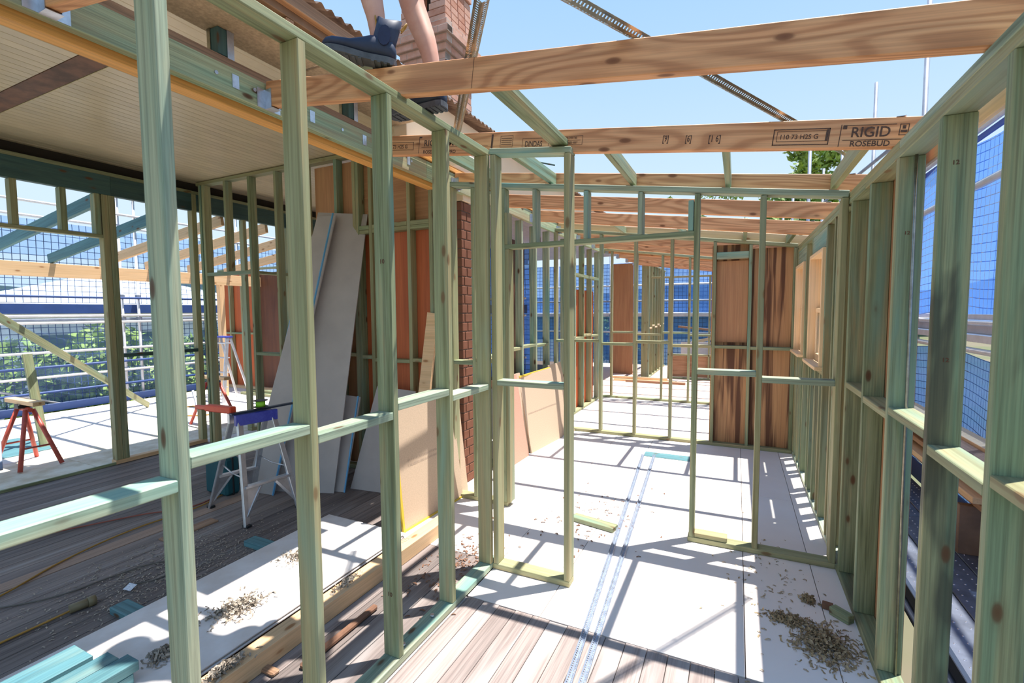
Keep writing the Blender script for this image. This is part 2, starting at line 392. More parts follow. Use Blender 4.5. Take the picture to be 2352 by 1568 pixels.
# ------------------------------------------------------------------ floors and ground
fl = tag(bar('floor', -6.19, .687, .0, 14.6, -.16, -.022, 'base', None, 0), 'timber floor of the house under renovation', None, None, 'structure')
def sheets(xs, ys, mat, z0=-.02, z1=0):
    for i in range(len(xs) - 1):
        for j in range(len(ys) - 1):
            bar('floor_sheet', xs[i] + .002, xs[i + 1] - .002, ys[j] + .002, ys[j + 1] - .002, z0, z1, mat, fl, .0015)
sheets([-1.385, -.93, .07, .46, .687], [2.27, 4.62, 6.2, 7.4, 8.85], 'sheet')
sheets([-2.42, -1.385], [2.68, 3.6, 4.62, 6.2, 7.4, 8.85], 'sheet')
sheets([-2.42, -1.5, -.6, .3, .687], [8.85, 10.0, 11.85], 'pinksheet')
sheets([-4.4, -3.3, -2.42], [8.85, 10.0, 11.85, 14.6], 'pinksheet'); sheets([-2.42, -1.5], [11.85, 14.6], 'pinksheet')
x = -1.475
i = 0
while x < .66:                      # worn boards in the foreground
    w = .101 + .004 * math.sin(i * 2.1)
    y1 = 2.268 if i % 3 else 2.262
    bar('floorboard', x + .0015, min(x + w, .687) - .0015, .02, y1, -.021, -.001, 'board_red' if i in (3, 5) else 'board_pink', fl, .0015); x += w; i += 1
x = -6.09; i = 0
while x < -1.50:                    # old grey boards of the room on the left
    w = .128
    tan = -4.14 < x < -4.0
    m = 'board_tan' if tan else 'board_grey'
    end = 3.69
    bar('floorboard', x + .0022, min(x + w, -1.477) - .0022, .02, end if x < -2.5 else 2.678, -.021, -.001 + (.004 if tan else 0), m, fl, .0015); x += w; i += 1
sheets([-6.19, -5.0, -3.7, -2.42], [3.70, 5.0, 6.4, 8.85], 'fibrow')
# left deck
dk = tag(bar('floor', -10.35, -6.2, -.5, 7.2, -.2, -.03, 'base', None, 0), 'open deck beyond the left wall', None, None, 'structure')
for i in range(4):
    for j in range(5):
        xa = -10.35 + i * 1.0375; ya = -.5 + j * 1.54
        bar('deck_sheet', xa + .003, xa + 1.034, ya + .003, ya + 1.537, -.028, 0, 'osb' if i == 3 else 'sheet', dk, .0015)
ov = bar('opening_cover', -8.6, -7.55, 1.2, 2.75, .001, .012, 'bluepine', dk, .002)
gr = tag(bar('ground', -120, 120, -60, 160, -3.4, -3.3, 'ground', None, 0), 'grassy ground far below the upper floor', None, None, 'structure')
bm = bmesh.new()
for i in range(41):
    for j in range(2):
        t = i / 40
        bm.verts.new((-140 + 200 * t, 70 + 60 * (t - .3) ** 2 * 2, (-3.3 if j == 0 else 8 + 3.5 * math.sin(t * 7) + 2 * math.sin(t * 19 + 1))))
bm.verts.ensure_lookup_table()
for i in range(40): bm.faces.new([bm.verts[k] for k in (2 * i, 2 * i + 2, 2 * i + 3, 2 * i + 1)])
bmesh.ops.solidify(bm, geom=list(bm.faces), thickness=8)
tag(bm_obj('hills', bm, 'hill'), 'forested hills along the horizon', None, None, 'structure')
bm = bmesh.new()
for i in range(31):
    t = i / 30
    for j in range(2): bm.verts.new((-85 + 6 * math.sin(t * 5), -40 + 130 * t, (-3.3 if j == 0 else 6.2 + 1.6 * math.sin(t * 11) + .8 * math.sin(t * 31))))
bm.verts.ensure_lookup_table()
for i in range(30): bm.faces.new([bm.verts[k] for k in (2 * i, 2 * i + 2, 2 * i + 3, 2 * i + 1)])
bmesh.ops.solidify(bm, geom=list(bm.faces), thickness=8)
tag(bm_obj('hills', bm, 'hill'), 'wooded ridge beyond the neighbouring roofs', None, None, 'structure')

# ------------------------------------------------------------------ wall frames (right and left)
def nogs(o, axis, edges, a0, a1, tops, mat, th=.035):
    """noggings between consecutive (end, start) gaps"""
    for (s, e_), t in zip(edges, tops):
        if axis == 'y': bar('nogging', a0, a1, s, e_, t - th, t, mat, o)
        else: bar('nogging', s, e_, a0, a1, t - th, t, mat, o)
# left partition with the opening to the old room
lw = thing('stud_wall_frame', 'green stud wall frame running along the left in the foreground', 'wall frame', (-1.43, 1.2, 0))
bar('bottom_plate', -1.475, -1.385, .05, 2.679, .001, .037, 'teal', lw)
bar('top_plate', -1.475, -1.385, -.25, 2.60, 2.595, 2.63, 'green', lw)
ls = [-.15, .30, .753, 1.203, 1.66, 2.118, 2.565]
for i, y in enumerate(ls): bar('stud', -1.475, -1.385, y, y + .035, .037, 2.595, 'green' if i != 2 else 'teal', lw)
nogs(lw, 'y', [(a + .035, b) for a, b in zip(ls[:-1], ls[1:])], -1.475, -1.385, [1.225, 1.19, 1.245, 1.20, 1.235, 1.198], 'teal')
for y in (1.74, 1.98):
    tube('bolt', (-1.425, y, .037), (-1.425, y, .05), .011, 'galv', lw, 8)
for zz in (.33, 1.865): text('stamp', '10', .028, (-1.445, 1.6598, zz), (1, 0, 0), (0, 0, 1), 'darkply', lw)
# short return beside the doorway
rw = thing('stud_wall_frame', 'short raked stud frame turning the corner beside the doorway', 'wall frame', (-1.12, 2.63, 0))
bar('bottom_plate', -1.384, -.869, 2.589, 2.679, .001, .037, 'green', rw)
beam('top_plate', (-1.384, 2.634, 2.620), (-.866, 2.634, 2.556), .09, .034, 'teal', rw)
bar('stud', -1.378, -1.343, 2.589, 2.679, .037, 2.598, 'green', rw)
bar('stud', -.904, -.869, 2.589, 2.679, .037, 2.540, 'green', rw)
bar('nogging', -1.343, -.904, 2.589, 2.679, 1.188, 1.222, 'teal', rw)
# right external wall
rt = thing('stud_wall_frame', 'weathered green external stud wall on the right with double top plate', 'wall frame', (.64, 2.5, 0))
bar('bottom_plate', .597, .687, .9, 3.49, .001, .036, 'oldgreen', rt); bar('bottom_plate', .597, .687, 3.49, 6.24, .001, .036, 'teal', rt); bar('bottom_plate', .597, .687, 6.24, 11.8, .001, .036, 'green', rt)
for a, b in ((.7, 3.1), (3.1, 6.24), (6.24, 11.8)): bar('top_plate', .597, .687, a, b, 2.282, 2.317, 'green', rt)
for a, b in ((.7, 2.52), (2.52, 6.1), (6.1, 11.8)): bar('top_plate', .597, .687, a, b, 2.3175, 2.352, 'teal' if a < 1 else 'green', rt)
rs = [1.155, 1.605, 2.05, 2.52, 2.968, 3.40]
for i, y in enumerate(rs): bar('stud', .597, .687, y, y + .035, .036, 2.282, 'oldgreen' if i in (1, 2) else 'green', rt)
nogs(rt, 'y', [(a + .035, b) for a, b in zip(rs[:-1], rs[1:])], .597, .687, [1.222, 1.185, 1.228, 1.20, 1.215], 'green')
rs2 = [3.77, 3.82, 3.92, 4.245, 5.0, 5.40, 6.115]
for y in rs2: bar('stud', .597, .687, y, y + .035, .036, 2.282, 'green', rt)
for a, b in ((4.28, 5.0), (5.435, 6.115)):
    bar('sill_trimmer', .597, .687, a, b, 1.14, 1.175, 'green', rt)
    bar('lintel', .60, .64, a, b, 2.125, 2.282, 'teal', rt)
    for k in range(3): y = a + (b - a) * (k + .5) / 3; bar('cripple_stud', .597, .687, y - .017, y + .018, .036, 1.14, 'green', rt)
for y in (6.6, 7.05, 7.5, 7.95, 8.4, 9.2, 9.65, 10.1, 10.55, 11.0, 11.5): bar('stud', .597, .687, y, y + .035, .036, 2.282, 'green', rt)
for a, b, c, d in ((2.548, 3.74, .0, 2.345), (3.742, 4.26, .95, 2.345), (4.262, 5.02, 2.14, 2.345), (5.022, 5.42, .95, 2.345), (5.422, 6.13, 2.14, 2.345), (6.132, 7.3, 0, 2.345), (7.302, 8.5, 0, 2.345)):
    bar('bracing_sheet', .688, .695, a, b, c, d, 'ply', rt, 0)
for yy, zz in ((2.05, 1.47), (2.05, 2.12), (2.52, 1.96)): text('stamp', '12', .020, (.625, yy - .0002, zz), (1, 0, 0), (0, 0, 1), 'darkply', rt)
bar('fascia', .722, .742, .6, 11.8, 2.27, 2.41, 'paleframe', rt)
tube('tie_rod', (.662, 2.508, .04), (.652, 2.508, 2.345), .006, 'galvdark', rt, 8)
# windows in the right wall
for n, (a, b) in enumerate(((4.285, 4.995), (5.44, 6.11)), 1):
    w = thing('window_%d' % n, 'pale pine double-hung window set in the right wall' if n == 1 else 'farther pale pine window in the right wall', None, (.65, (a + b) / 2, 1.18), None, 'structure')
    for s in ((a, a + .03), (b - .03, b)): bar('window_jamb', .575, .70, s[0], s[1], 1.18, 2.12, 'paleframe', w)
    bar('window_head', .575, .70, a + .03, b - .03, 2.09, 2.12, 'paleframe', w); bar('window_sill', .545, .73, a - .01, b + .01, 1.176, 1.205, 'paleframe', w)
    for (z0, z1, xx) in ((1.205, 1.66, .63), (1.62, 2.09, .665)):
        f = bar('window_sash', xx, xx + .03, a + .03, b - .03, z0, z0 + .06, 'paleframe', w)
        bar('sash_rail', xx, xx + .03, a + .03, b - .03, z1 - .04, z1, 'paleframe', f)
        for s in ((a + .03, a + .075), (b - .075, b - .03)): bar('sash_stile', xx, xx + .03, s[0], s[1], z0 + .06, z1 - .04, 'paleframe', f)
        bar('pane', xx + .012, xx + .016, a + .075, b - .075, z0 + .06, z1 - .04, 'glass', f, 0)
    bar('window_block', .60, .63, a + .09, a + .17, 1.63, 1.75, 'pine', w)

# ------------------------------------------------------------------ cross walls under the raked rafters
zt = lambda x: 2.325 + (.597 - x) * .1392
c1 = thing('stud_wall_frame', 'raked cross frame with a doorway, the first across the corridor', 'wall frame', (-.6, 3.53, 0))
beam('top_plate', (-2.27, 3.535, zt(-2.27) + .02), (.596, 3.535, zt(.596) + .02), .09, .040, 'teal', c1)
bar('bottom_plate', -.287, .596, 3.49, 3.58, .001, .037, 'green', c1); bar('bottom_plate', -2.27, -1.72, 3.49, 3.58, .001, .037, 'green', c1)
for x in (-2.27, -2.045, -1.762, -.279, .122, .561): bar('stud', x, x + .035, 3.49, 3.58, .037, zt(x + .0175) - .004, 'green', c1)
bar('jack_stud', -1.726, -1.691, 3.49, 3.58, .037, 2.156, 'green', c1)
bar('jamb_packer', -1.726, -1.70, 3.485, 3.575, 2.193, 2.45, 'green', c1)
bar('jamb_packer', -.318, -.284, 3.49, 3.56, 2.194, 2.40, 'teal', c1)
bar('door_head', -1.727, -.279, 3.49, 3.58, 2.157, 2.193, 'green', c1)
for x in (-1.481, -1.063, -.66): bar('cripple_stud', x, x + .035, 3.49, 3.58, 2.193, zt(x + .0175) - .004, 'teal', c1)
bar('nogging', -.244, .122, 3.49, 3.58, 1.203, 1.24, 'teal', c1); bar('nogging', .157, .561, 3.49, 3.58, 1.168, 1.205, 'teal', c1)
bar('nogging', -2.235, -2.045, 3.49, 3.58, 1.19, 1.226, 'green', c1); bar('nogging', -2.01, -1.762, 3.49, 3.58, 1.215, 1.25, 'green', c1)
bar('plate_packer', -.243, -.03, 3.495, 3.575, .0375, .07, 'green', c1)
z2 = lambda x: 2.341 + (.597 - x) * .1392
c2 = thing('stud_wall_frame', 'second raked cross frame, open on the left and brown plywood on the right', 'wall frame', (-.8, 6.2, 0))
beam('top_plate', (-2.298, 6.195, z2(-2.298) + .02), (.596, 6.195, z2(.596) + .02), .09, .038, 'green', c2)
bar('bottom_plate', -2.298, .596, 6.15, 6.24, .001, .037, 'green', c2)
xs = [-2.295, -2.10, -1.654, -1.205, -.76, -.271, .112, .561]
for x in xs: bar('stud', x, x + .035, 6.15, 6.24, .037, z2(x + .0175) - .004, 'green', c2)
nogs(c2, 'x', [(a + .035, b) for a, b in zip(xs[:-1], xs[1:])], 6.15, 6.24, [1.255, 1.262, 1.228, 1.262, 1.225, 1.223, 1.217], 'green')
bar('bracing_ply', -.285, .135, 6.242, 6.252, .02, 2.42, 'plystripe', c2, 0); bar('bracing_ply', .137, .59, 6.242, 6.252, .02, 2.36, 'plystripe', c2, 0)
bar('bracing_ply', -.234, .108, 6.232, 6.241, 1.26, 2.23, 'ply', c2, 0)
bar('plate_packer', -.235, .11, 6.165, 6.235, 2.25, 2.33, 'teal', c2)
z3 = lambda x: 2.375 + (.597 - x) * .1392
c3 = thing('stud_wall_frame', 'third raked cross frame before the pink floor', 'wall frame', (-.8, 8.84, 0))
beam('top_plate', (-2.29, 8.845, z3(-2.29) + .02), (.596, 8.845, z3(.596) + .02), .09, .038, 'green', c3)
bar('bottom_plate', -2.29, .596, 8.8, 8.89, .001, .037, 'green', c3)
xs = [-2.152, -1.69, -1.238, -.779, -.33, .1, .561]
for x in xs: bar('stud', x, x + .035, 8.8, 8.89, .037, z3(x + .0175) - .004, 'green', c3)
nogs(c3, 'x', [(a + .035, b) for a, b in zip(xs[:-1], xs[1:])], 8.8, 8.89, [1.262, 1.225, 1.262, 1.225, 1.262, 1.225], 'green')
# house-side wall of the new corridor
wc = thing('stud_wall_frame', 'old house-side stud wall with openings along the corridor, left of the sheets', 'wall frame', (-2.35, 6, 0))
ys = [4.22, 4.66, 5.11, 5.54, 5.985, 6.70, 7.15, 7.60, 8.05, 8.54]
bar('bottom_plate', -2.395, -2.305, 4.0, 6.149, .001, .037, 'green', wc); bar('bottom_plate', -2.395, -2.305, 6.242, 8.79, .001, .037, 'green', wc)
for y in ys: bar('stud', -2.395, -2.305, y, y + .04, .037, 2.716, 'teal' if int(y * 10) % 2 else 'green', wc)
nogs(wc, 'y', [(a + .04, b) for a, b in zip(ys[:-1], ys[1:]) if b - a < .5], -2.395, -2.305, [1.19, 1.225, 1.235, 1.22, 1.25, 1.22, 1.25, 1.22], 'green')
bar('lining_panel', -2.41, -2.397, 7.05, 8.5, .03, 2.0, 'orangeply', wc, 0)
bar('lining_panel', -2.44, -2.425, 4.70, 5.44, .03, 2.5, 'darkply', wc, 0)  # second panel added, its dark colour standing in for the unlit house interior
bar('door_head', -2.395, -2.305, 7.1, 8.7, 2.2, 2.245, 'green', wc)
# far frame and partition
wd = thing('stud_wall_frame', 'far partition of closely spaced studs running away from the camera', 'wall frame', (-1.95, 13, 0))
bar('top_plate', -2.0, -1.91, 11.68, 14.5, 2.765, 2.80, 'green', wd); bar('bottom_plate', -2.0, -1.91, 11.68, 14.5, .001, .037, 'green', wd)
bar('stud', -2.08, -1.91, 11.6, 11.68, .001, 2.80, 'green', wd)
ys = [11.72 + .42 * k for k in range(7)]
for y in ys: bar('stud', -2.0, -1.91, y, y + .04, .037, 2.765, 'green', wd)
nogs(wd, 'y', [(a + .04, b) for a, b in zip(ys[:-1], ys[1:])], -2.0, -1.91, [1.23, 1.28, 1.23, 1.28, 1.23, 1.28], 'paleframe')
wf = thing('stud_wall_frame', 'far end stud frame with a low sill in front of the scaffold', 'wall frame', (-.5, 11.9, 0))
bar('bottom_plate', -1.5, .59, 11.87, 11.96, .001, .037, 'green', wf); bar('sill_trimmer', -1.5, .59, 11.87, 11.96, .56, .60, 'green', wf); bar('top_plate', -1.9, .59, 11.87, 11.96, 2.42, 2.46, 'green', wf)
for x in (-1.5, -1.05, -.6, -.15, .3): bar('stud', x, x + .04, 11.87, 11.96, .037, 2.42 if x in (-1.5, -.6, .3) else .56, 'green', wf)
bar('lining_sheet', -1.45, .59, 11.962, 11.97, .05, .55, 'brownold', wf, 0)
pp = tag(bar('plywood_panel', -2.95, -2.42, 12.3, 12.33, 0.0, 2.85, 'ply', None, 0), 'brown plywood wall panel standing beyond the third cross frame', 'panel')
for k, (x0, x1, y, z) in enumerate(((-2.6, -1.2, 11.0, .001), (-2.5, -1.3, 11.12, .001), (-2.7, -1.4, 11.05, .051), (-2.3, -1.0, 10.9, .001))):
    tag(bar('timber_plank', x0, x1, y, y + .1, z, z + .05, 'brownold' if k % 2 else 'paleframe'), ['front brown timber plank lying on the pink floor', 'rear brown plank on the pink floor', 'pale plank on top of the small stack on the pink floor', 'nearest pale plank on the pink floor'][k], 'plank', 'planks on the pink floor')

# ------------------------------------------------------------------ rafters
zb = lambda x: 2.36 + .132 * (.597 - x)
ra = math.atan(.132); RX = Vector((math.cos(ra), 0, -math.sin(ra))); RU = Vector((math.sin(ra), 0, math.cos(ra)))
rl = {.86: 'nearest rafter, its end in a hanger at the top left corner', 1.757: 'big orange-brown rafter across the top that the worker stands on',
      2.636: 'orange-brown rafter stamped with black lettering, second across the view', 3.60: 'rafter sitting just behind the doorway frame top plate', 4.45: 'first rafter beyond the doorway frame',
      5.33: 'second rafter beyond the doorway frame', 6.25: 'pale rafter over the plywood cross frame', 7.15: 'rafter just past the plywood cross frame', 8.0: 'rafter midway between the second and third cross frames',
      8.92: 'rafter over the third cross frame', 9.8: 'rafter above the pink floor, nearer one', 10.7: 'rafter above the pink floor, middle one', 11.5: 'last rafter above the far end of the pink floor'}
RA = {}
for y, lab in rl.items():
    xl, xr = -2.272, .72
    pale = y == 6.25
    t = thing('roof_rafter', lab, 'rafter', (xl, y + .0225, zb(xl)), 'roof rafters')
    c = lambda x: (x, y + .0225, zb(x) + .064)
    b = beam('rafter_beam', c(xl), c(xr), .045, .127, 'pine' if pale else 'rafter', t)
    # hanger at the ledger
    h = thing  # noqa
    bm = bmesh.new()
    for (ya, yb, za, zc, xa, xb) in ((-.003, -.0005, -.012, .085, -2.276, -2.225), (.0455, .048, -.012, .085, -2.276, -2.225), (-.003, .048, -.014, -.0115, -2.276, -2.215), (-.045, -.003, -.012, .085, -2.2765, -2.2735), (.048, .09, -.012, .085, -2.2765, -2.2735)):
        z0 = zb(-2.25); r = bmesh.ops.create_cube(bm, size=1)
        for v in r['verts']: v.co = Vector((xa + (v.co.x + .5) * (xb - xa), y + ya + (v.co.y + .5) * (yb - ya), z0 + za + (v.co.z + .5) * (zc - za)))
    bm_obj('joist_hanger', bm, 'galv', t)
    bm = bmesh.new()
    for (ya, yb, za, zc, xa, xb) in ((.0455, .0475, -.05, .125, .61, .645), (-.0475 + .045, .0475, .1285, .1305, .61, .645)):
        z0 = zb(.62); r = bmesh.ops.create_cube(bm, size=1)
        for v in r['verts']: v.co = Vector((xa + (v.co.x + .5) * (xb - xa), y + ya + (v.co.y + .5) * (yb - ya), z0 + za + (v.co.z + .5) * (zc - za)))
    bm_obj('tie_strap', bm, 'galv', t)
    RA[y] = t
# stamps on the second rafter
def st(s, size, x, h, par, sq=1.0, m='ink'): return text('stamp', s, size, Vector((x, 2.6359, zb(x))) + RU * h, RX, RU, m, par, sq)
r2 = RA[2.636]
st('RIGID', .062, .437, .045, r2, .92); st('ROSEBUD', .034, .44, .004, r2); st('110 73 H2S G', .030, .156, .042, r2, .93)
st('DINDAS', .044, -1.172, .036, r2, .70); st('PROPERTIES', .015, -.918, .073, r2, .85); st('AS/NZS 4357', .015, -.925, .047, r2, .95)
st('73 H2S G', .034, -2.16, .042, r2, .93); st('RIGIDLAM LVL', .056, -1.903, .053, r2, .93); st('ROSEBUD RED. PRO', .030, -1.905, .006, r2, .95)
st('[9]', .045, -.382, .045, r2, .62); st('[6]', .045, -.269, .042, r2, .62); st('[1 6]', .045, -.158, .039, r2, .68)
def box(x0, h0, x1, h1, t=.0025): return [(x0, h0, x1, h0 + t), (x0, h1 - t, x1, h1), (x0, h0, x0 + t, h1), (x1 - t, h0, x1, h1)]
org = Vector((0, 2.6357, zb(0)))
def fl_(rs): return [(a / math.cos(ra), b, c / math.cos(ra), d) for a, b, c, d in rs]
frame_lines('stamp_frame', fl_(box(.13, .014, .358, .088, .004) + box(.145, .03, .345, .078, .002) + [(.345, .03, .353, .082)] + [(.397, .003, .4, .1), (.41, .03, .633, .033), (.405, .094, .60, .097), (.405, .08, .42, .095)]
            + box(.612, .048, .645, .096, .003) + [(.618, .06, .64, .07), (.622, .075, .634, .09)]), org, RX, RU, 'ink', r2)
frame_lines('stamp_frame', fl_(box(-1.189, .03, -1.02, .083, .002) + box(-.952, .04, -.817, .089, .002) + [(-.945, .065, -.83, .0665)] + box(-1.337, .035, -1.253, .102, .002)
            + [(-1.33, h, -1.26, h + .0035) for h in (.05, .062, .073, .085)] + [(-1.942, .009, -1.939, .113), (-1.92, .045, -1.42, .047), (-1.40, .02, -1.388, .113), (-1.94, .105, -1.92, .113)]
            + box(-2.20, .03, -1.985, .082, .003)), org, RX, RU, 'ink', r2)
# joint lines on the big rafter
bl = RA[1.757]
frame_lines('finger_joint', [(x0, 0.002, x0 + .0018, .124) for x0 in (-.02 / math.cos(ra),)], Vector((-1.0, 1.7567, zb(-1.0))), RX, RU, 'ink', bl)
# blocking between rafters
bk = [(-.94, 1.803, 2.69, 2.612, 'flat timber block between the big rafter and the stamped rafter above the return frame')]
for x, l in ((-1.84, 'leftmost'), (-1.336, 'second from left'), (-.708, 'middle'), (-.073, 'second from right'), (.53, 'rightmost')):
    bk.append((x, 2.683, 3.598, zb(x) + .075, l + ' green block between the stamped rafter and the doorway frame rafter'))
for x, y0, y1, z, lab in bk:
    tag(bar('rafter_block', x - .045 if x == -.94 else x - .018, x + .045 if x == -.94 else x + .018, y0, y1, z - (.018 if x == -.94 else .045), z + (.018 if x == -.94 else .045), 'green'), lab, 'timber block', 'blocks between the rafters')
for x in (-1.34, -.60, .06, .50):
    tag(bar('rafter_block', x - .018, x + .018, 5.377, 6.248, zb(x) + .02, zb(x) + .11, 'green'), {-1.34: 'leftmost', -.60: 'second', .06: 'third', .50: 'rightmost'}[x] + ' green block in front of the pale rafter over the plywood frame', 'timber block', 'blocks between the rafters')
# steel brace angles over the rafters
tp = lambda x: zb(x) + .134
tag(strap('brace_strap', (-.62, 1.36, tp(-.62) + .012), (.60, 3.38, tp(.60) + .012), .031, 'galvdark', parent=None, angle=.55), 'perforated steel brace angle slanting over the rafters on the right', 'steel brace')
tag(strap('brace_strap', (-.80, 1.46, tp(-.80) + .012), (-1.72, 2.76, tp(-1.72) + .012), .031, 'galvdark', angle=.55), 'perforated steel brace angle rising past the chimney on the left', 'steel brace')
# perforated angles lying on the floor
tag(strap('floor_angle', (-.935, 5.42, .004), (-.60, 1.45, .004), .021, 'galvblue', angle=.7), 'left of the two perforated steel angles lying on the floor', 'steel angle', 'steel angles on the floor')
tag(strap('floor_angle', (-.815, 5.45, .004), (-.552, 1.45, .004), .021, 'galvblue', angle=.7), 'right of the two perforated steel angles lying on the floor', 'steel angle', 'steel angles on the floor')

# ------------------------------------------------------------------ old house: ledger, beams, ceiling
lg = thing('ledger_beam', 'long green ledger timber carrying the rafter hangers on the old house', 'beam', (-2.3, 3, 2.72))
bar('ledger_board', -2.325, -2.278, -.3, 3.2, 2.722, 2.86, 'ledgerm', lg); bar('ledger_board', -2.325, -2.278, 3.2, 8.9, 2.722, 2.86, 'ledgerm', lg)
for y in (1.22, 1.50, 1.70, 2.3, 2.5, 3.0): tube('bolt', (-2.278, y, 2.80), (-2.272, y, 2.80), .009, 'galv', lg, 8)
for y in (1.58, 2.05, 2.48, 2.95): bar('strap_tail', -2.277, -2.275, y, y + .035, 2.765, 2.83, 'galv', lg, 0)
tag(bar('orange_beam', -2.412, -2.335, -.3, 3.40, 2.688, 2.82, 'orangebeam'), 'orange-brown beam under the ledger at the edge of the ceiling', 'beam')
tag(bar('wall_plate_timber', -2.41, -2.328, -.3, 3.6, 2.862, 2.925, 'brownold'), 'old brown timber lying along the top of the ledger', 'beam')
for k, (y, lab) in enumerate(((1.555, 'nearer dark green timber prop with steel strap above the ledger'), (2.42, 'middle dark green timber prop above the ledger'), (3.0, 'farther dark green timber prop above the ledger'))):
    t = thing('timber_prop', lab, 'timber prop', (-2.37, y, 2.93), 'props above the ledger')
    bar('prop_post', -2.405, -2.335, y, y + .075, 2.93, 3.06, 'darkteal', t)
    bar('steel_strap', -2.334, -2.331, y + .045, y + .08, 2.80, 3.06, 'galv', t, 0); bar('steel_strap', -2.415, -2.39, y - .004, y - .001, 2.93, 3.06, 'galvdark', t, 0)
ceil = tag(bar('ceiling', -6.2, -2.5, -.4, 14.2, 3.30, 3.34, 'base', None, 0), 'old cream lined ceiling over the left room', None, None, 'structure')
n = 44; wv = (6.2 - 2.5) / n
for i in range(n):
    x0 = -6.2 + i * wv; m = 'ceil'
    for (ya, yb) in ((-.4, 1.60), (1.76, 14.2)) if i < 34 else ((-.4, 14.2),):
        bar('ceiling_board', x0 + .001, x0 + wv - .001, ya, yb, 3.27, 3.298, m, ceil, .003)
bar('stain_board', -6.15, -3.35, 1.605, 1.755, 3.272, 3.298, 'ceilstain', ceil, .002)
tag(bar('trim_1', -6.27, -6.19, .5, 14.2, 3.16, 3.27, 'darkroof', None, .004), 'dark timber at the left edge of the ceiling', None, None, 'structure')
tag(bar('chipboard_sheet', -2.44, -2.12, -.2, 2.05, 3.062, 3.08, 'chip'), 'chipboard sheet lying above the left wall, its underside showing', 'board', 'chipboard platform sheets')
tag(bar('chipboard_sheet', -2.44, -2.05, 2.07, 2.95, 3.062, 3.08, 'chip'), 'farther chipboard sheet beside the boots of the worker', 'board', 'chipboard platform sheets')
tag(bar('chipboard_sheet', -2.26, -2.0, 3.0, 3.55, 2.908, 2.922, 'sheet'), 'pale sheet with red marks below the cream gable wall', 'board')

# back wall of the left room
b = thing('stud_wall_frame', 'old room back wall frame, open studs on the left and brown ply on the right', 'wall frame', (-4, 3.74, 0))
bar('top_plate', -6.1, -2.43, 3.69, 3.78, 3.222, 3.262, 'green', b); bar('bottom_plate', -5.1, -2.43, 3.69, 3.78, .001, .04, 'green', b)
bx = [-6.055, -5.99, -5.575, -5.142, -4.70, -4.25, -3.796, -3.55, -3.508, -3.34, -2.87, -2.618]
for x in bx: bar('stud', x, x + .04, 3.69, 3.78, 2.152 if x == -5.575 else (.04 if x > -5.2 else .001), 3.222, 'green', b)
bar('door_head', -5.95, -5.142, 3.69, 3.78, 2.11, 2.15, 'green', b)
for x0, x1, t in ((-5.10, -4.70, 1.19), (-4.66, -4.25, 1.2), (-4.21, -3.796, 1.2), (-3.756, -3.55, 1.228), (-3.466, -3.34, 1.21), (-3.30, -2.87, 1.185), (-2.83, -2.618, 1.20)):
    bar('nogging', x0, x1, 3.69, 3.78, t - .036, t, 'green', b)
for x0, x1 in ((-3.466, -3.34), (-3.30, -2.87), (-2.83, -2.618)):
    bar('mid_plate', x0, x1, 3.69, 3.78, 2.436, 2.474, 'green', b); bar('mid_plate', x0, x1, 3.69, 3.78, 2.476, 2.517, 'green', b)
bar('lining_panel', -4.16, -3.50, 3.782, 3.79, .04, 3.2, 'ply', b, 0); bar('lining_panel', -3.498, -2.45, 3.782, 3.79, .04, 2.47, 'orangeply', b, 0)
bar('lining_panel', -3.498, -2.45, 3.782, 3.79, 2.472, 3.2, 'ply', b, 0)
# left wall of the old room
w = thing('stud_wall_frame', 'dark lintel and posts framing the wide opening onto the left deck', 'wall frame', (-6.15, 2.5, 0))
bar('top_plate', -6.19, -6.10, .5, 8.5, 3.12, 3.158, 'green', w)
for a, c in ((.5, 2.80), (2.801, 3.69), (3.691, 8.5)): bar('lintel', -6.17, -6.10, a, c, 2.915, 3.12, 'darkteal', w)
for y in (2.71, 2.772, 3.63): bar('post', -6.19, -6.10, y, y + .06, .046, 2.915 if y < 3.6 else 3.12, 'green', w)
bar('transom', -6.19, -6.10, .5, 2.71, 2.455, 2.49, 'green', w)
for y in (.9, 1.3, 1.65, 2.01, 2.37, 2.65): bar('cripple_stud', -6.19, -6.10, y, y + .05, 2.49, 2.915, 'green', w)
bar('bottom_plate', -6.19, -6.10, 2.70, 3.69, .001, .045, 'pine', w); bar('threshold', -6.115, -6.095, .2, 2.70, .001, .03, 'green', w)
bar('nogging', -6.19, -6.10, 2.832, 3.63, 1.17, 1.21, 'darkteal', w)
for y in (4.3, 5.0, 5.7, 6.4, 7.2): bar('stud', -6.19, -6.10, y, y + .045, .046, 2.915, 'green', w)
bar('bottom_plate', -6.19, -6.10, 4.3, 8.5, .001, .045, 'green', w)
for a in (4.345, 5.045, 5.745): bar('transom', -6.19, -6.10, a, a + .655, 2.2, 2.24, 'green', w)
# brick pier
t = thing('brick_pier', 'dark red brick pier between the room wall and the doorway frame', 'brick pier', (-2.43, 3.85, 0))
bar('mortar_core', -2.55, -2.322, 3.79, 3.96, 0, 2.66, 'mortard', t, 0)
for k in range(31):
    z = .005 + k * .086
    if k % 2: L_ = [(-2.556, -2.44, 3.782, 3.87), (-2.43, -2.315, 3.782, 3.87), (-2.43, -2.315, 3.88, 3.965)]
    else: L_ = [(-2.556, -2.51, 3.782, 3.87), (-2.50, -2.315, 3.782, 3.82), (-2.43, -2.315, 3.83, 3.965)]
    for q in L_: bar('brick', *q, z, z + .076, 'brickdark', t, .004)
tag(bar('wall_block', -2.55, -2.30, 3.79, 3.95, 2.67, 2.80, 'creamwall'), 'cream block on top of the brick pier', 'block')

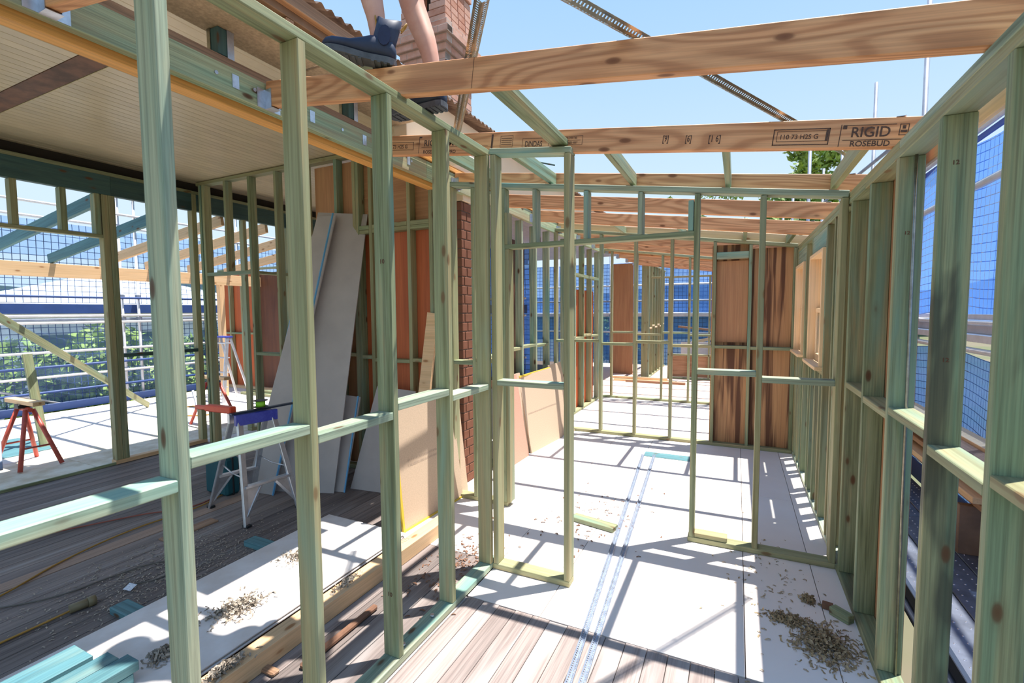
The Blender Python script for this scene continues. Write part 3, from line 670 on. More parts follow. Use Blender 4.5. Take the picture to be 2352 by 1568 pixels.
# ------------------------------------------------------------------ roof, gable and chimney
rf = thing('house_roof', 'old house roof with brown corrugated edge and cream side wall', 'roof', (-3, 3.2, 3.2))
bm = bmesh.new(); N = 1100
rows = []
for i in range(N + 1):
    y = .3 + 13.9 * i / N; h = .014 * math.sin(2 * math.pi * (y - .3) / .0765)
    rows.append([bm.verts.new((-2.19, y, 3.41 + h)), bm.verts.new((-4.9, y, 4.42 + h))])
for i in range(N): bm.faces.new((rows[i][0], rows[i + 1][0], rows[i + 1][1], rows[i][1]))
bmesh.ops.solidify(bm, geom=list(bm.faces), thickness=.006)
bm_obj('roof_sheet', bm, 'roofiron', rf)
bar('fascia', -2.30, -2.26, .3, 2.97, 3.27, 3.385, 'fascia', rf); bar('gutter_board', -2.26, -2.215, .3, 2.97, 3.31, 3.385, 'brownold', rf)
bar('eave_shade_sheet', -2.49, -2.305, .3, 2.97, 3.25, 3.262, 'darkroof', rf, 0)  # near-black sheet, painted shade for the open roof space under the eave
bar('side_wall', -2.42, -2.30, 2.98, 14.2, 2.93, 3.385, 'creamwall', rf, .004)
bar('wall_batten', -2.30, -2.27, 2.98, 14.2, 2.87, 2.905, 'orangebeam', rf)
for y in (1.9, 2.46): bar('rafter_tail', -2.40, -2.262, y, y + .05, 3.18, 3.268, 'brownold', rf)
bar('rafter_tail', -2.261, -2.16, 2.46, 2.51, 3.17, 3.265, 'green', rf)
tube('antenna', (-3.2, 6.6, 4.0), (-2.55, 6.9, 3.86), .012, 'darkteal', rf, 6)
ch = thing('brick_chimney', 'weathered red brick chimney with corbelled top behind the worker', 'chimney', (-3.2, 4.8, 3.6))
def course(x0, x1, y0, y1, z, k, mat):
    """one course of separate bricks on the two faces seen"""
    w = (x1 - x0) / 3; off = 0 if k % 2 else .5
    cuts = [x0] + [x0 + w * (j + off) for j in range(0 if off else 1, 3)] + [x1]
    for a, c in zip(cuts[:-1], cuts[1:]):
        bar('brick', a + .004, c - .004, y0, y0 + .1, z, z + .066, R_.choice(mat), ch, .003)
    cy = [y0 + .105] + [y0 + .105 + (y1 - y0 - .105) * (j + off) / 2.5 for j in range(1, 3)] + [y1]
    for a, c in zip(cy[:-1], cy[1:]):
        bar('brick', x1 - .1, x1, a + .003, c - .003, z, z + .066, R_.choice(mat), ch, .003)
P_ = ['brickpale', 'brickpale', 'brick']
X0, X1, Y0, Y1 = -3.50, -2.93, 4.5, 5.05
bar('mortar_core', X0 + .004, X1 - .004, Y0 + .004, Y1, 3.55, 4.50, 'mortar', ch, 0)
for k in range(12): course(X0, X1, Y0, Y1, 3.58 + k * .076, k, P_)
for j, gq in enumerate((.03, .06, .09, .06)):
    z = 4.492 + j * .076; bar('mortar_core', X0 - gq + .004, X1 + gq - .004, Y0 - gq + .004, Y1 + gq, z - .003, z + .073, 'mortar', ch, 0)
    course(X0 - gq, X1 + gq, Y0 - gq, Y1 + gq, z, j, P_)
for j in range(6):
    z = 4.80 + j * .076; gq = .02 - j * .004
    for a, c in ((X0 - gq, X0 + .10), (X1 - .24 + .02 * j, X1 + gq)): bar('brick', a, c, Y0 - gq, Y0 + .10, z, z + .068, R_.choice(P_), ch, .004)
    for q in range(3):
        a = Y0 + .11 + q * .15; bar('brick', X1 - .1, X1 + gq, a, a + .14, z, z + .068, R_.choice(P_), ch, .004); bar('brick', X0 - gq, X0 + .1, a, a + .14, z, z + .068, R_.choice(P_), ch, .004)
bar('brick_cap', X0 + .08, X1 + .02, Y0 - .01, Y1, 5.26, 5.33, 'brickpale', ch, .005)
bm = bmesh.new(); bmesh.ops.create_cone(bm, cap_ends=True, segments=20, radius1=.12, radius2=.11, depth=.42)
bm_obj('flue_pot', bm, 'darkroof', ch, Matrix.Translation((-3.22, 4.78, 5.02)))

# ------------------------------------------------------------------ the worker on the rafter
def loft(bm, rings):
    vs = [[bm.verts.new(p) for p in r] for r in rings]; n = len(rings[0])
    for a, c in zip(vs[:-1], vs[1:]):
        for i in range(n): bm.faces.new((a[i], a[(i + 1) % n], c[(i + 1) % n], c[i]))
    bm.faces.new(vs[0][::-1]); bm.faces.new(vs[-1]); bmesh.ops.recalc_face_normals(bm, faces=bm.faces)
def skin_mesh(name, chain, edges, root=0, sub=2):
    me = bpy.data.meshes.new(name); me.from_pydata([c[:3] for c in chain], edges, [])
    o = bpy.data.objects.new(name, me); COL.objects.link(o)
    sk = o.modifiers.new('skin', 'SKIN'); sb = o.modifiers.new('sub', 'SUBSURF'); sb.levels = sub; sb.render_levels = sub
    if not me.skin_vertices: me.skin_vertices.new(name='skin')
    for i, c in enumerate(chain):
        d = me.skin_vertices[0].data[i]; r = c[3]; d.radius = (r, r) if not isinstance(r, tuple) else r; d.use_root = (i == root)
    dg = bpy.context.evaluated_depsgraph_get(); dg.update()
    m2 = bpy.data.meshes.new_from_object(o.evaluated_get(dg)); bpy.data.objects.remove(o); bpy.data.meshes.remove(me)
    for p in m2.polygons: p.use_smooth = True
    m2.materials.clear(); return m2
pe = thing('person', 'worker in shorts and navy work boots standing on the roof rafter', 'person', (-1.48, 1.87, 2.7))
hipL, hipR, pel = (-1.47, 1.80, 3.60), (-1.44, 1.97, 3.60), (-1.455, 1.885, 3.68)
body = [(*pel, .12), (*hipL, .095), (-1.59, 1.80, 3.42, .078), (-1.615, 1.80, 3.27, .056), (-1.575, 1.795, 3.12, .056), (-1.545, 1.79, 3.02, .046), (-1.53, 1.785, 2.92, .036), (-1.52, 1.78, 2.82, .036),
        (*hipR, .095), (-1.49, 1.985, 3.36, .084), (-1.50, 1.99, 3.20, .066), (-1.465, 2.0, 3.10, .062), (-1.42, 2.0, 3.0, .055), (-1.39, 2.0, 2.90, .045), (-1.375, 2.0, 2.80, .038), (-1.37, 2.0, 2.70, .036),
        (-1.50, 1.885, 3.88, .13), (-1.58, 1.885, 4.06, .15), (-1.64, 1.885, 4.20, .06), (-1.69, 1.885, 4.30, .075), (-1.72, 1.885, 4.40, .085),
        (-1.62, 1.70, 4.10, .055), (-1.66, 1.64, 3.86, .042), (-1.84, 1.68, 3.72, .034), (-1.92, 1.70, 3.66, .03), (-1.62, 2.07, 4.10, .055), (-1.66, 2.13, 3.86, .042), (-1.84, 2.09, 3.72, .034), (-1.92, 2.07, 3.66, .03)]
ed = [(0, 1), (1, 2), (2, 3), (3, 4), (4, 5), (5, 6), (6, 7), (0, 8), (8, 9), (9, 10), (10, 11), (11, 12), (12, 13), (13, 14), (14, 15), (0, 16), (16, 17), (17, 18), (18, 19), (19, 20), (17, 21), (21, 22), (22, 23), (23, 24), (17, 25), (25, 26), (26, 27), (27, 28)]
mesh_obj('body', skin_mesh('body', body, ed), 'skin', Matrix.Identity(4), pe)
sh = [(*pel, .14), (*hipL, .115), (-1.565, 1.80, 3.46, .105), (-1.60, 1.80, 3.34, .10), (*hipR, .115), (-1.485, 1.985, 3.38, .105), (-1.515, 1.985, 3.215, .098), (-1.47, 1.885, 3.80, .135)]
mesh_obj('shorts', skin_mesh('shorts', sh, [(0, 1), (1, 2), (2, 3), (0, 4), (4, 5), (5, 6), (0, 7)]), 'shorts', Matrix.Identity(4), pe)
s2 = [(-1.47, 1.885, 3.78, .145), (-1.51, 1.885, 3.92, .155), (-1.58, 1.885, 4.08, .17), (-1.61, 1.72, 4.11, .075), (-1.65, 1.65, 3.96, .06), (-1.61, 2.05, 4.11, .075), (-1.65, 2.12, 3.96, .06)]
mesh_obj('shirt', skin_mesh('shirt', s2, [(0, 1), (1, 2), (2, 3), (3, 4), (2, 5), (5, 6)]), 'shirt', Matrix.Identity(4), pe)
bm = bmesh.new(); bmesh.ops.create_uvsphere(bm, u_segments=16, v_segments=10, radius=.105)
for v in bm.verts: v.co.z *= .8
bm_obj('hair', bm, 'hair', pe, Matrix.Translation((-1.70, 1.885, 4.43)), True)
def boot(M4):
    bm = bmesh.new(); secs = [(-.035, .030, .075), (-.015, .036, .11), (.03, .038, .125), (.08, .038, .118), (.12, .042, .098), (.165, .047, .078), (.205, .049, .074), (.24, .046, .072), (.265, .038, .064), (.281, .022, .050), (.287, .008, .038)]
    rings = []
    for x, hw, h in secs:
        r = []
        for k in range(14):
            a = 2 * math.pi * k / 14; c, s = math.cos(a), math.sin(a)
            r.append((x, math.copysign(abs(c) ** .75, c) * hw, .024 + (h - .024) * (.5 + .5 * math.copysign(abs(s) ** .8, s))))
        rings.append(r)
    loft(bm, rings)
    rings = []
    for z, cx, rx, ry in ((.075, .022, .050, .034), (.11, .020, .054, .037), (.15, .014, .054, .040), (.195, .010, .055, .043), (.198, .010, .047, .036)):
        rings.append([(cx + rx * math.cos(2 * math.pi * k / 16), ry * math.sin(2 * math.pi * k / 16), z + .012 * math.cos(4 * math.pi * k / 16)) for k in range(16)])
    loft(bm, rings)
    u = bm_obj('boot', bm, 'boot', pe, M4, True)
    bm = bmesh.new(); out = [(-.042, .012), (-.036, .032), (-.01, .040), (.04, .038), (.09, .036), (.13, .042), (.18, .051), (.22, .052), (.255, .044), (.28, .026), (.288, .008)]
    loop = [(x, y) for x, y in out] + [(x, -y) for x, y in out[::-1]]
    loft(bm, [[(x, y, 0) for x, y in loop], [(x, y, .026) for x, y in loop]])
    for k in range(11):
        x = -.025 + k * .028
        if .06 < x < .09: continue
        r = bmesh.ops.create_cube(bm, size=1)
        for v in r['verts']: v.co = Vector((x + v.co.x * .014, v.co.y * .075, -.001 + v.co.z * .008))
    bm_obj('sole', bm, 'sole', u, M4)
    for sgn in (-1, 1):
        bm = bmesh.new(); loft(bm, [[(.02 + .028 * math.cos(q), sgn * d, .115 + .045 * math.sin(q)) for q in [2 * math.pi * k / 12 for k in range(12)]] for d in (.034, .0435)])
        bm_obj('elastic_gusset', bm, 'bootd', u, M4)
    Mi = M4
    path('pull_tab', [Mi @ Vector(p) for p in ((-.045, -.008, .165), (-.062, -.008, .195), (-.066, 0, .205), (-.062, .008, .195), (-.045, .008, .165))], .004, 'ocord', u)
    path('pull_tab', [Mi @ Vector(p) for p in ((.062, -.008, .165), (.072, -.008, .20), (.074, 0, .21), (.072, .008, .20), (.062, .008, .165))], .004, 'ocord', u)
    bm_s = bar('toe_band', 0, .01, 0, .01, 0, .01, 'fibrow', u, 0); bm_s.matrix_basis = M4 @ Matrix.Translation((.232, -.030, .066)) @ Matrix.Rotation(.35, 4, 'Y') @ Matrix.Diagonal((3.2, 3.6, .3, 1)); WM[bm_s.name] = bm_s.matrix_basis.copy()
def orient(heel, toe, up=(0, 0, 1)):
    x = (Vector(toe) - Vector(heel)).normalized(); y = Vector(up).cross(x).normalized(); z = x.cross(y); m = Matrix.Identity(4)
    for i in range(3): m[i][0], m[i][1], m[i][2], m[i][3] = x[i], y[i], z[i], heel[i]
    return m
boot(orient((-1.475, 1.775, 2.772), (-1.68, 1.63, 2.806)))
boot(orient((-1.345, 1.995, 2.642), (-1.60, 1.99, 2.640)))

# ------------------------------------------------------------------ sheets and boards leaning on the walls
def lean(label, cat, bl, br, tr, tl, th, mat, edge=None, group=None, name='leaning_sheet'):
    """corners bottom-left, bottom-right, top-right, top-left of the face seen"""
    o = sheet(name, (bl, br, tr, tl), th, mat); tag(o, label, cat, group)
    if edge:
        for a, c in edge: beam('edge_strip', Vector(a), Vector(c), th, th * 1.1, edge_mat, o, bev=0)
    return o
edge_mat = 'blueedge'
lean('tall grey fibre cement sheet leaning on the back wall', 'sheet', (-3.95, 2.86, .001), (-3.29, 3.09, .001), (-3.362, 3.60, 2.69), (-3.93, 3.60, 2.68), .012, 'fibro', None, 'sheets leaning in the old room')
lean('narrow grey sheet with a blue edge in front of the tall grey sheet', 'sheet', (-4.08, 2.79, .001), (-3.76, 2.83, .001), (-3.668, 3.55, 2.637), (-3.90, 3.56, 2.627), .012, 'fibro', [((-3.755, 2.822, .002), (-3.663, 3.543, 2.637))], 'sheets leaning in the old room')
lean('widest grey sheet at the back of the leaning stack', 'sheet', (-4.22, 2.98, .001), (-3.66, 3.14, .001), (-3.66, 3.66, 2.45), (-4.12, 3.66, 2.46), .012, 'fibro', [((-4.225, 2.975, .002), (-4.125, 3.655, 2.46))], 'sheets leaning in the old room')
lean('short grey offcut sheet with a blue edge at the foot of the tall sheet', 'sheet', (-3.52, 3.08, .001), (-3.22, 3.15, .001), (-3.30, 3.44, .84), (-3.52, 3.44, .84), .012, 'fibro', [((-3.214, 3.144, .002), (-3.294, 3.434, .84))], 'sheets leaning in the old room')
lean('low grey sheet standing across the foot of the orange lining', 'sheet', (-3.24, 3.245, .001), (-2.76, 3.30, .001), (-2.76, 3.60, .905), (-3.20, 3.60, .92), .012, 'fibro', None, 'sheets leaning in the old room')
edge_mat = 'yellowedge'
s1 = lean('near particleboard sheet with yellow edge leaning behind the left studs', 'sheet', (-2.216, 2.745, .001), (-2.175, 3.52, .001), (-2.30, 3.52, .97), (-2.325, 2.765, .965), .018, 'particle', [((-2.217, 2.745, .004), (-2.176, 3.52, .004)), ((-2.217, 2.742, .002), (-2.325, 2.762, .965))], 'particleboard sheets along the corridor wall')
s2_ = lean('second particleboard sheet overlapping behind the near one', 'sheet', (-2.24, 3.12, .001), (-2.205, 3.66, .001), (-2.30, 3.66, .98), (-2.345, 3.12, .97), .018, 'particle', None, 'particleboard sheets along the corridor wall')
lean('pink particleboard sheet standing on the corridor floor', 'sheet', (-2.131, 4.30, .001), (-2.115, 4.86, .001), (-2.27, 4.86, .93), (-2.285, 4.30, .93), .018, 'particlepink', None, 'particleboard sheets along the corridor wall')
lean('buff particleboard sheet behind the pink one', 'sheet', (-2.17, 4.66, .001), (-2.15, 4.98, .001), (-2.285, 4.98, .93), (-2.30, 4.66, .93), .018, 'particle', None, 'particleboard sheets along the corridor wall')
s3 = lean('largest buff particleboard sheet with printed line at the corridor wall', 'sheet', (-2.118, 4.95, .001), (-2.03, 5.79, .001), (-2.22, 5.79, .90), (-2.28, 4.95, .885), .018, 'particle', [((-2.279, 4.95, .885), (-2.221, 5.79, .90))], 'particleboard sheets along the corridor wall')
lean('farthest narrow particleboard sheet next to the second cross frame', 'sheet', (-2.05, 5.82, .001), (-1.98, 6.13, .001), (-2.22, 6.13, .94), (-2.25, 5.82, .93), .018, 'particle', None, 'particleboard sheets along the corridor wall')
def print_on(o, rows, x0, x1, th=.006):
    """rows of short faded printed dashes on a sheet (its local frame)"""
    r = random.Random(5); bm = bmesh.new()
    for yy in rows:
        x = x0
        while x < x1:
            wd = r.uniform(.006, .016); vs = [bm.verts.new((x + a * wd, yy + c * .018 * r.uniform(.8, 1), .0012)) for a, c in ((0, 0), (1, 0), (1, 1), (0, 1))]
            bm.faces.new(vs); x += wd + r.uniform(.004, .012)
    q = bm_obj('printed_line', bm, 'inksoft', o, WM[o.name].copy())
print_on(s1, (.46, .50), .12, .50); print_on(s2_, (.47, .51), .30, .50); print_on(s3, (.44,), .06, .80)
lean('loose pine plank leaning against the orange lining', 'plank', (-2.70, 3.40, .001), (-2.575, 3.40, .001), (-2.515, 3.67, 1.63), (-2.635, 3.67, 1.645), .03, 'pine', None, None, 'leaning_plank')

# ------------------------------------------------------------------ things on the old floor
for k, (dx, dy) in enumerate(((0, 0), (.012, -.03), (-.008, .02), (.006, .0))):
    tag(bar('fibro_sheet', -2.86 + dx, -2.115 + dx, .55 + dy, 2.62 + dy, .042 + k * .0075, .049 + k * .0075, 'fibrow', None, .001), ['bottom white fibre cement sheet of the stack on the floor', 'second white sheet of the floor stack from the bottom', 'third white sheet of the floor stack from the bottom', 'top white sheet of the floor stack, sprinkled with shavings'][k], 'sheet', 'stack of white sheets')
for k, (x0, x1, y) in enumerate(((-3.12, -2.2, 2.10), (-3.08, -2.2, 1.29), (-2.9, -2.2, .75))):
    tag(bar('bearer', x0, x1, y, y + .09, 0, .041, 'bluepine'), ['far', 'middle', 'near'][k] + ' blue-green bearer under the white sheet stack', 'bearer', 'bearers under the sheets')
t = tag(bar('pine_beam', -2.03, -1.935, .3, 2.93, .0, .10, 'pine'), 'long raw pine beam lying on the floor beside the white sheets', 'beam')
text('stamp', 'H2S', .05, (-1.99, 2.45, .1005), (0, 1, 0), (-1, 0, 0), 'inksoft', t)
for k, (x0, x1, y0, y1, z) in enumerate(((-2.47, -2.38, .25, 1.03, .075), (-2.377, -2.29, .25, 1.03, .075), (-2.70, -2.61, .25, 1.0, .075), (-2.47, -2.38, .25, 1.02, .122), (-2.375, -2.287, .25, 1.05, .122), (-2.66, -2.50, .25, .98, .122))):
    tag(bar('treated_timber', x0, x1, y0, y1, z, z + .045, 'bluepine'), ['lower left', 'lower right', 'lower outer', 'upper left', 'upper right', 'widest upper'][k] + ' blue-green timber in the bottom left pile', 'timber', 'blue-green timbers at the bottom left')
tag(bar('branch', -1.80, -1.765, 1.45, 1.95, .0, .03, 'debris', None, .009), 'short piece of dark bark-covered wood behind the left bottom plate', 'stick')
tag(bar('branch', -1.98, -1.86, 1.36, 1.40, .0, .02, 'brownold', None, .006), 'broken brown offcut beside the pine beam', 'stick')
tag(beam('timber_offcut', (-1.14, 3.50, .018), (-.79, 3.43, .018), .09, .035, 'green'), 'green timber offcut lying on the white floor beyond the doorway stub', 'timber offcut')
tag(beam('timber_offcut', (.50, 2.97, .023), (.575, 2.90, .023), .05, .045, 'green'), 'small green offcut beside the right bottom plate', 'timber offcut')
tag(beam('timber_offcut', (.46, 3.01, .016), (.51, 3.0, .016), .04, .03, 'debris'), 'small dark red offcut beside the shavings', 'timber offcut')
tag(bar('floor_panel', -.93, -.42, 5.38, 5.56, .001, .005, 'bluepine', None, 0), 'thin blue-green sheet lying before the plywood cross frame', 'sheet')
# shavings and debris
for k, (c, sx_, sy_, n, h, m, lab) in enumerate((((.42, 2.66, 0), .16, .20, 900, .03, 'shaving', 'large heap of wood shavings against the right bottom plate'), ((.28, 2.80, 0), .12, .07, 350, .02, 'shaving', 'thin drift of shavings beside the heap'), ((.40, 3.04, 0), .05, .05, 140, .03, 'shaving', 'small clump of shavings near the right wall'),
        ((-2.38, 1.55, .0725), .12, .16, 420, .03, 'shavingp', 'grey shavings heap in the middle of the white sheet stack'), ((-2.55, 2.05, .0725), .1, .1, 160, .015, 'shavingp', 'thin shavings on the far part of the white sheet stack'), ((-2.36, 1.18, .0725), .06, .08, 260, .04, 'shavingp', 'pale shavings clump on the near part of the white sheets'),
        ((-1.98, 1.22, .10), .035, .12, 240, .04, 'shavingp', 'shavings on the near end of the pine beam'), ((-1.99, 1.95, .10), .03, .12, 120, .02, 'shavingp', 'shavings along the middle of the pine beam'))):
    tag(curls('shavings', c, sx_, sy_, n, m, hgt=h, seed=k + 3), lab, 'shavings', None, 'stuff')
tag(curls('shavings', (-3.3, 1.75, 0), .55, .8, 1500, 'shavingp', size=.008, seed=21, mound=False), 'fine shavings scattered over the old grey floorboards', 'shavings', None, 'stuff')
tag(curls('debris', (-1.62, 2.55, 0), .25, .55, 260, 'debris', size=.012, seed=22, mound=False), 'dark bark chips scattered near the left corner', 'debris', None, 'stuff')
tag(curls('debris', (-1.0, 3.6, 0), .45, .9, 130, 'debris', size=.012, seed=23, mound=False), 'brown chips scattered on the white corridor floor', 'debris', None, 'stuff')
tag(curls('debris', (.2, 3.3, 0), .35, .9, 160, 'shaving', size=.009, seed=24, mound=False), 'small chips scattered along the right side floor', 'debris', None, 'stuff')
for k, (a, c) in enumerate((((-.30, 2.05, .004), (-.20, 2.10, .004)), ((-.24, 2.02, .004), (-.12, 2.06, .004)))):
    tag(tube('nail', a, c, .002, 'darksteel', None, 6), ['left', 'right'][k] + ' loose nail on the floorboard edge', 'nail', 'loose nails')
# cords
tag(path('power_cord', [(-3.75, .75, .01), (-3.85, 1.1, .01), (-4.02, 1.45, .01), (-4.12, 1.9, .01), (-4.1, 2.4, .01), (-4.35, 3.0, .01), (-4.5, 3.5, .01)], .006, 'ocord'), 'orange power cord running over the old floorboards', 'cord')
tag(path('power_cord', [(-5.5, 1.45, .01), (-5.15, 1.5, .01), (-4.85, 1.3, .01), (-4.55, 1.75, .01), (-4.35, 2.1, .01), (-4.15, 2.35, .01), (-4.3, 2.8, .01)], .006, 'rcord'), 'red power cord curling across the old floorboards', 'cord')
t = thing('power_cord', 'grey extension lead with brown plug and white tag on the old floor', 'cord', (-3.4, 1.4, 0))
path('lead', [(-3.75, 1.0, .007), (-3.55, 1.25, .007), (-3.50, 1.5, .007), (-3.42, 1.72, .007), (-3.30, 1.78, .007), (-3.22, 1.70, .007), (-3.22, 1.58, .007), (-3.26, 1.49, .02)], .005, 'gcord', t)
path('lead', [(-3.30, .85, .007), (-3.30, 1.05, .007), (-3.29, 1.2, .015)], .006, 'ocord', t)
tube('plug', (-3.29, 1.2, .025), (-3.27, 1.30, .025), .024, 'plug', t); tube('plug_collar', (-3.275, 1.275, .025), (-3.27, 1.31, .025), .028, 'plug', t)
sheet('tag', ((-3.27, 1.44, .012), (-3.21, 1.45, .012), (-3.215, 1.49, .03), (-3.275, 1.48, .03)), .001, 'tag', t)

# ------------------------------------------------------------------ aluminium trestle with tools
tr = thing('folding_trestle', 'silver aluminium folding trestle with blue end caps in the left room', 'trestle', (-3.65, 2.55, 0))
ft = {'a': (-3.38, 2.31, 0), 'b': (-3.32, 2.74, 0), 'c': (-4.0, 2.42, 0), 'd': (-3.92, 2.74, 0)}
tpz = .80; top = {'a': (-3.55, 2.40, tpz), 'b': (-3.50, 2.66, tpz), 'c': (-3.68, 2.43, tpz), 'd': (-3.62, 2.69, tpz)}
mixp = lambda p, q, t_: Vector(p).lerp(Vector(q), t_)
for k in 'abcd':
    leg = beam('leg', ft[k], top[k], .055, .022, 'alu', tr, up=(1, .2, 0), bev=.004)
    bar('rubber_foot', ft[k][0] - .03, ft[k][0] + .03, ft[k][1] - .02, ft[k][1] + .02, 0, .02, 'black', leg)
for p, q, lab in (('a', 'b', 1), ('c', 'd', 1)):
    for f_ in (.36,): beam('rung', mixp(ft[p], top[p], f_), mixp(ft[q], top[q], f_), .05, .022, 'alu', tr, bev=.003)
    g0, g1 = mixp(ft[p], top[p], .34), mixp(ft[q], top[q], .34)
    for e0, e1, ff in ((g0, g1, ft[p]), (g1, g0, ft[q])):
        lowp = mixp(ff, (e0.x, e0.y, e0.z), .22); inn = e0.lerp(e1, .34); n_ = (inn - lowp).cross(e0 - lowp).normalized() * .004
        bm = bmesh.new(); loft(bm, [[v + n_ for v in (lowp, e0, inn)], [v - n_ for v in (lowp, e0, inn)]]); bm_obj('gusset_plate', bm, 'alu', tr)
        beam('gusset_brace', lowp, inn, .018, .022, 'alu', tr, bev=.002)
for p, q in (('a', 'c'), ('b', 'd')):
    m1, m2 = mixp(ft[p], top[p], .45), mixp(ft[q], top[q], .5); md = (m1 + m2) / 2 - Vector((0, 0, .02))
    tube('spreader', m1, md, .006, 'alu', tr, 6); tube('spreader', md, m2, .006, 'alu', tr, 6)
beam('top_rail', mixp(top['a'], top['b'], -.12), mixp(top['a'], top['b'], 1.12), .045, .085, 'bluepaint', tr)
beam('top_rail', mixp(top['c'], top['d'], -.12), mixp(top['c'], top['d'], 1.12), .045, .085, 'alu', tr)
tag(beam('spirit_level', (-3.60, 2.36, .850), (-3.54, 2.92, .850), .05, .014, 'darksteel'), 'black level lying on top of the trestle', 'tool')
t = thing('caulking_tool', 'red plastic handled tool on the left end of the trestle', 'tool', (-3.72, 2.36, .845))
beam('tool_body', (-3.95, 2.40, .870), (-3.635, 2.41, .872), .06, .055, 'redplastic', t, bev=.008); beam('tool_grip', (-4.10, 2.40, .862), (-3.95, 2.40, .868), .035, .035, 'redplastic', t, bev=.006)
t = thing('string_reel', 'lime green string reel with dark rims on the trestle', 'reel', (-3.565, 2.60, .87))
tube('string', (-3.565, 2.60, .873), (-3.565, 2.60, .922), .036, 'lime', t, 18); tube('rim', (-3.565, 2.60, .869), (-3.565, 2.60, .873), .056, 'black', t, 18); tube('rim', (-3.565, 2.60, .922), (-3.565, 2.60, .926), .056, 'black', t, 18)
t = thing('tool_case', 'dark teal tool case standing behind the trestle', 'tool case', (-4.25, 2.7, 0))
bar('case_body', -4.40, -4.10, 2.62, 2.76, .0, .34, 'tealbox', t, .02); bar('case_rim', -4.405, -4.095, 2.68, 2.70, .0, .345, 'black', t, .006)
path('case_handle', [(-4.31, 2.69, .34), (-4.31, 2.69, .38), (-4.19, 2.69, .38), (-4.19, 2.69, .34)], .01, 'black', t)
tag(bar('floor_plank', -3.78, -3.68, 1.9, 2.28, 0, .012, 'brownold', None, .002), 'short tan offcut lying in front of the trestle foot', 'timber offcut')

# ------------------------------------------------------------------ red trestles on the deck
def red_trestle(label, cx, cy, h=.62):
    t = thing('steel_trestle', label, 'trestle', (cx, cy, 0), 'red steel trestles')
    for sx_ in (-1, 1):
        for sy_ in (-1, 1):
            leg = tube('leg', (cx + sx_ * .30, cy + sy_ * .17, .01), (cx + sx_ * .10, cy + sy_ * .03, h), .021, 'red', t)
        tube('leg_brace', (cx + sx_ * .23, cy - .12, .23), (cx + sx_ * .23, cy + .12, .23), .010, 'red', t, 8)
    tube('ridge', (cx - .13, cy, h), (cx + .13, cy, h), .024, 'red', t)
    bar('jaw', cx - .05, cx + .05, cy - .07, cy + .07, h + .015, h + .06, 'black', t)
    bar('top_timber', cx - .34, cx + .34, cy - .05, cy + .05, h + .06, h + .105, 'pine', t)
    beam('hook_leg', (cx - .28, cy - .13, .50), (cx + .17, cy - .27, .05), .03, .03, 'tube', t)
    return t
red_trestle('red steel trestle at the left edge on the deck with timber on top', -7.0, 2.30)
red_trestle('red steel trestle farther back behind the aluminium trestle', -7.0, 4.35)
t = thing('step_ladder', 'silver step ladder far back on the deck beside the red trestle', 'ladder', (-8.7, 5.6, 0))
for s in (-1, 1):
    beam('stile', (-8.7 + s * .22, 5.45, 0), (-8.7 + s * .14, 5.62, 1.2), .03, .06, 'alu', t, up=(0, 1, 0)); beam('rear_leg', (-8.7 + s * .2, 6.0, 0), (-8.7 + s * .14, 5.68, 1.18), .025, .04, 'alu', t, up=(0, 1, 0))
for k in range(4): z = .27 + k * .27; bar('tread', -8.9 + k * .012, -8.5 - k * .012, 5.43 + z * .14, 5.52 + z * .14, z, z + .02, 'alu', t)
bar('top_cap', -8.86, -8.54, 5.58, 5.72, 1.19, 1.22, 'bluepaint', t)
tag(path('power_cord', [(-8.2 + .5 * math.cos(a) * (1 + .06 * k), 4.8 + .35 * math.sin(a) * (1 + .05 * k), .012) for k in range(3) for a in [2 * math.pi * j / 8 for j in range(8)]], .008, 'ocord'), 'coiled orange lead lying on the white deck', 'cord')
# deck roof frame
pb = tag(bar('deck_beam', -9.25, -9.15, -.6, 9.0, 2.20, 2.40, 'pine'), 'pale pine beam carrying the deck rafters on the left', 'beam')
for k, y in enumerate((.9, 1.8, 2.70, 3.42, 4.05, 4.7, 5.4, 6.1)):
    m = 'bluepine' if k < 4 else 'pine'
    tag(beam('deck_rafter', (-6.19, y + .022, 2.88), (-9.3, y + .022, 2.47), .045, .14, m), ['first', 'second', 'third', 'fourth'][k % 4] + (' blue-green' if k < 4 else ' pale pine') + ' deck rafter counting from the camera', 'rafter', 'deck rafters')
for y in (.6, 5.9): tag(bar('deck_post', -9.25, -9.15, y, y + .1, 0, 2.2, 'pine'), ('near' if y < 1 else 'far') + ' pine post under the deck beam', 'post', 'deck posts')
tag(beam('brace_board', (-9.35, 4.66, .04), (-7.35, 2.24, 1.64), .035, .09, 'green'), 'long pale diagonal brace board propped over the deck', 'timber brace')
tag(beam('prop_post', (-7.74, 2.70, .0), (-7.93, 2.66, 1.16), .035, .09, 'green', up=(0, 1, 0)), 'short leaning pale post under the diagonal brace', 'timber brace')
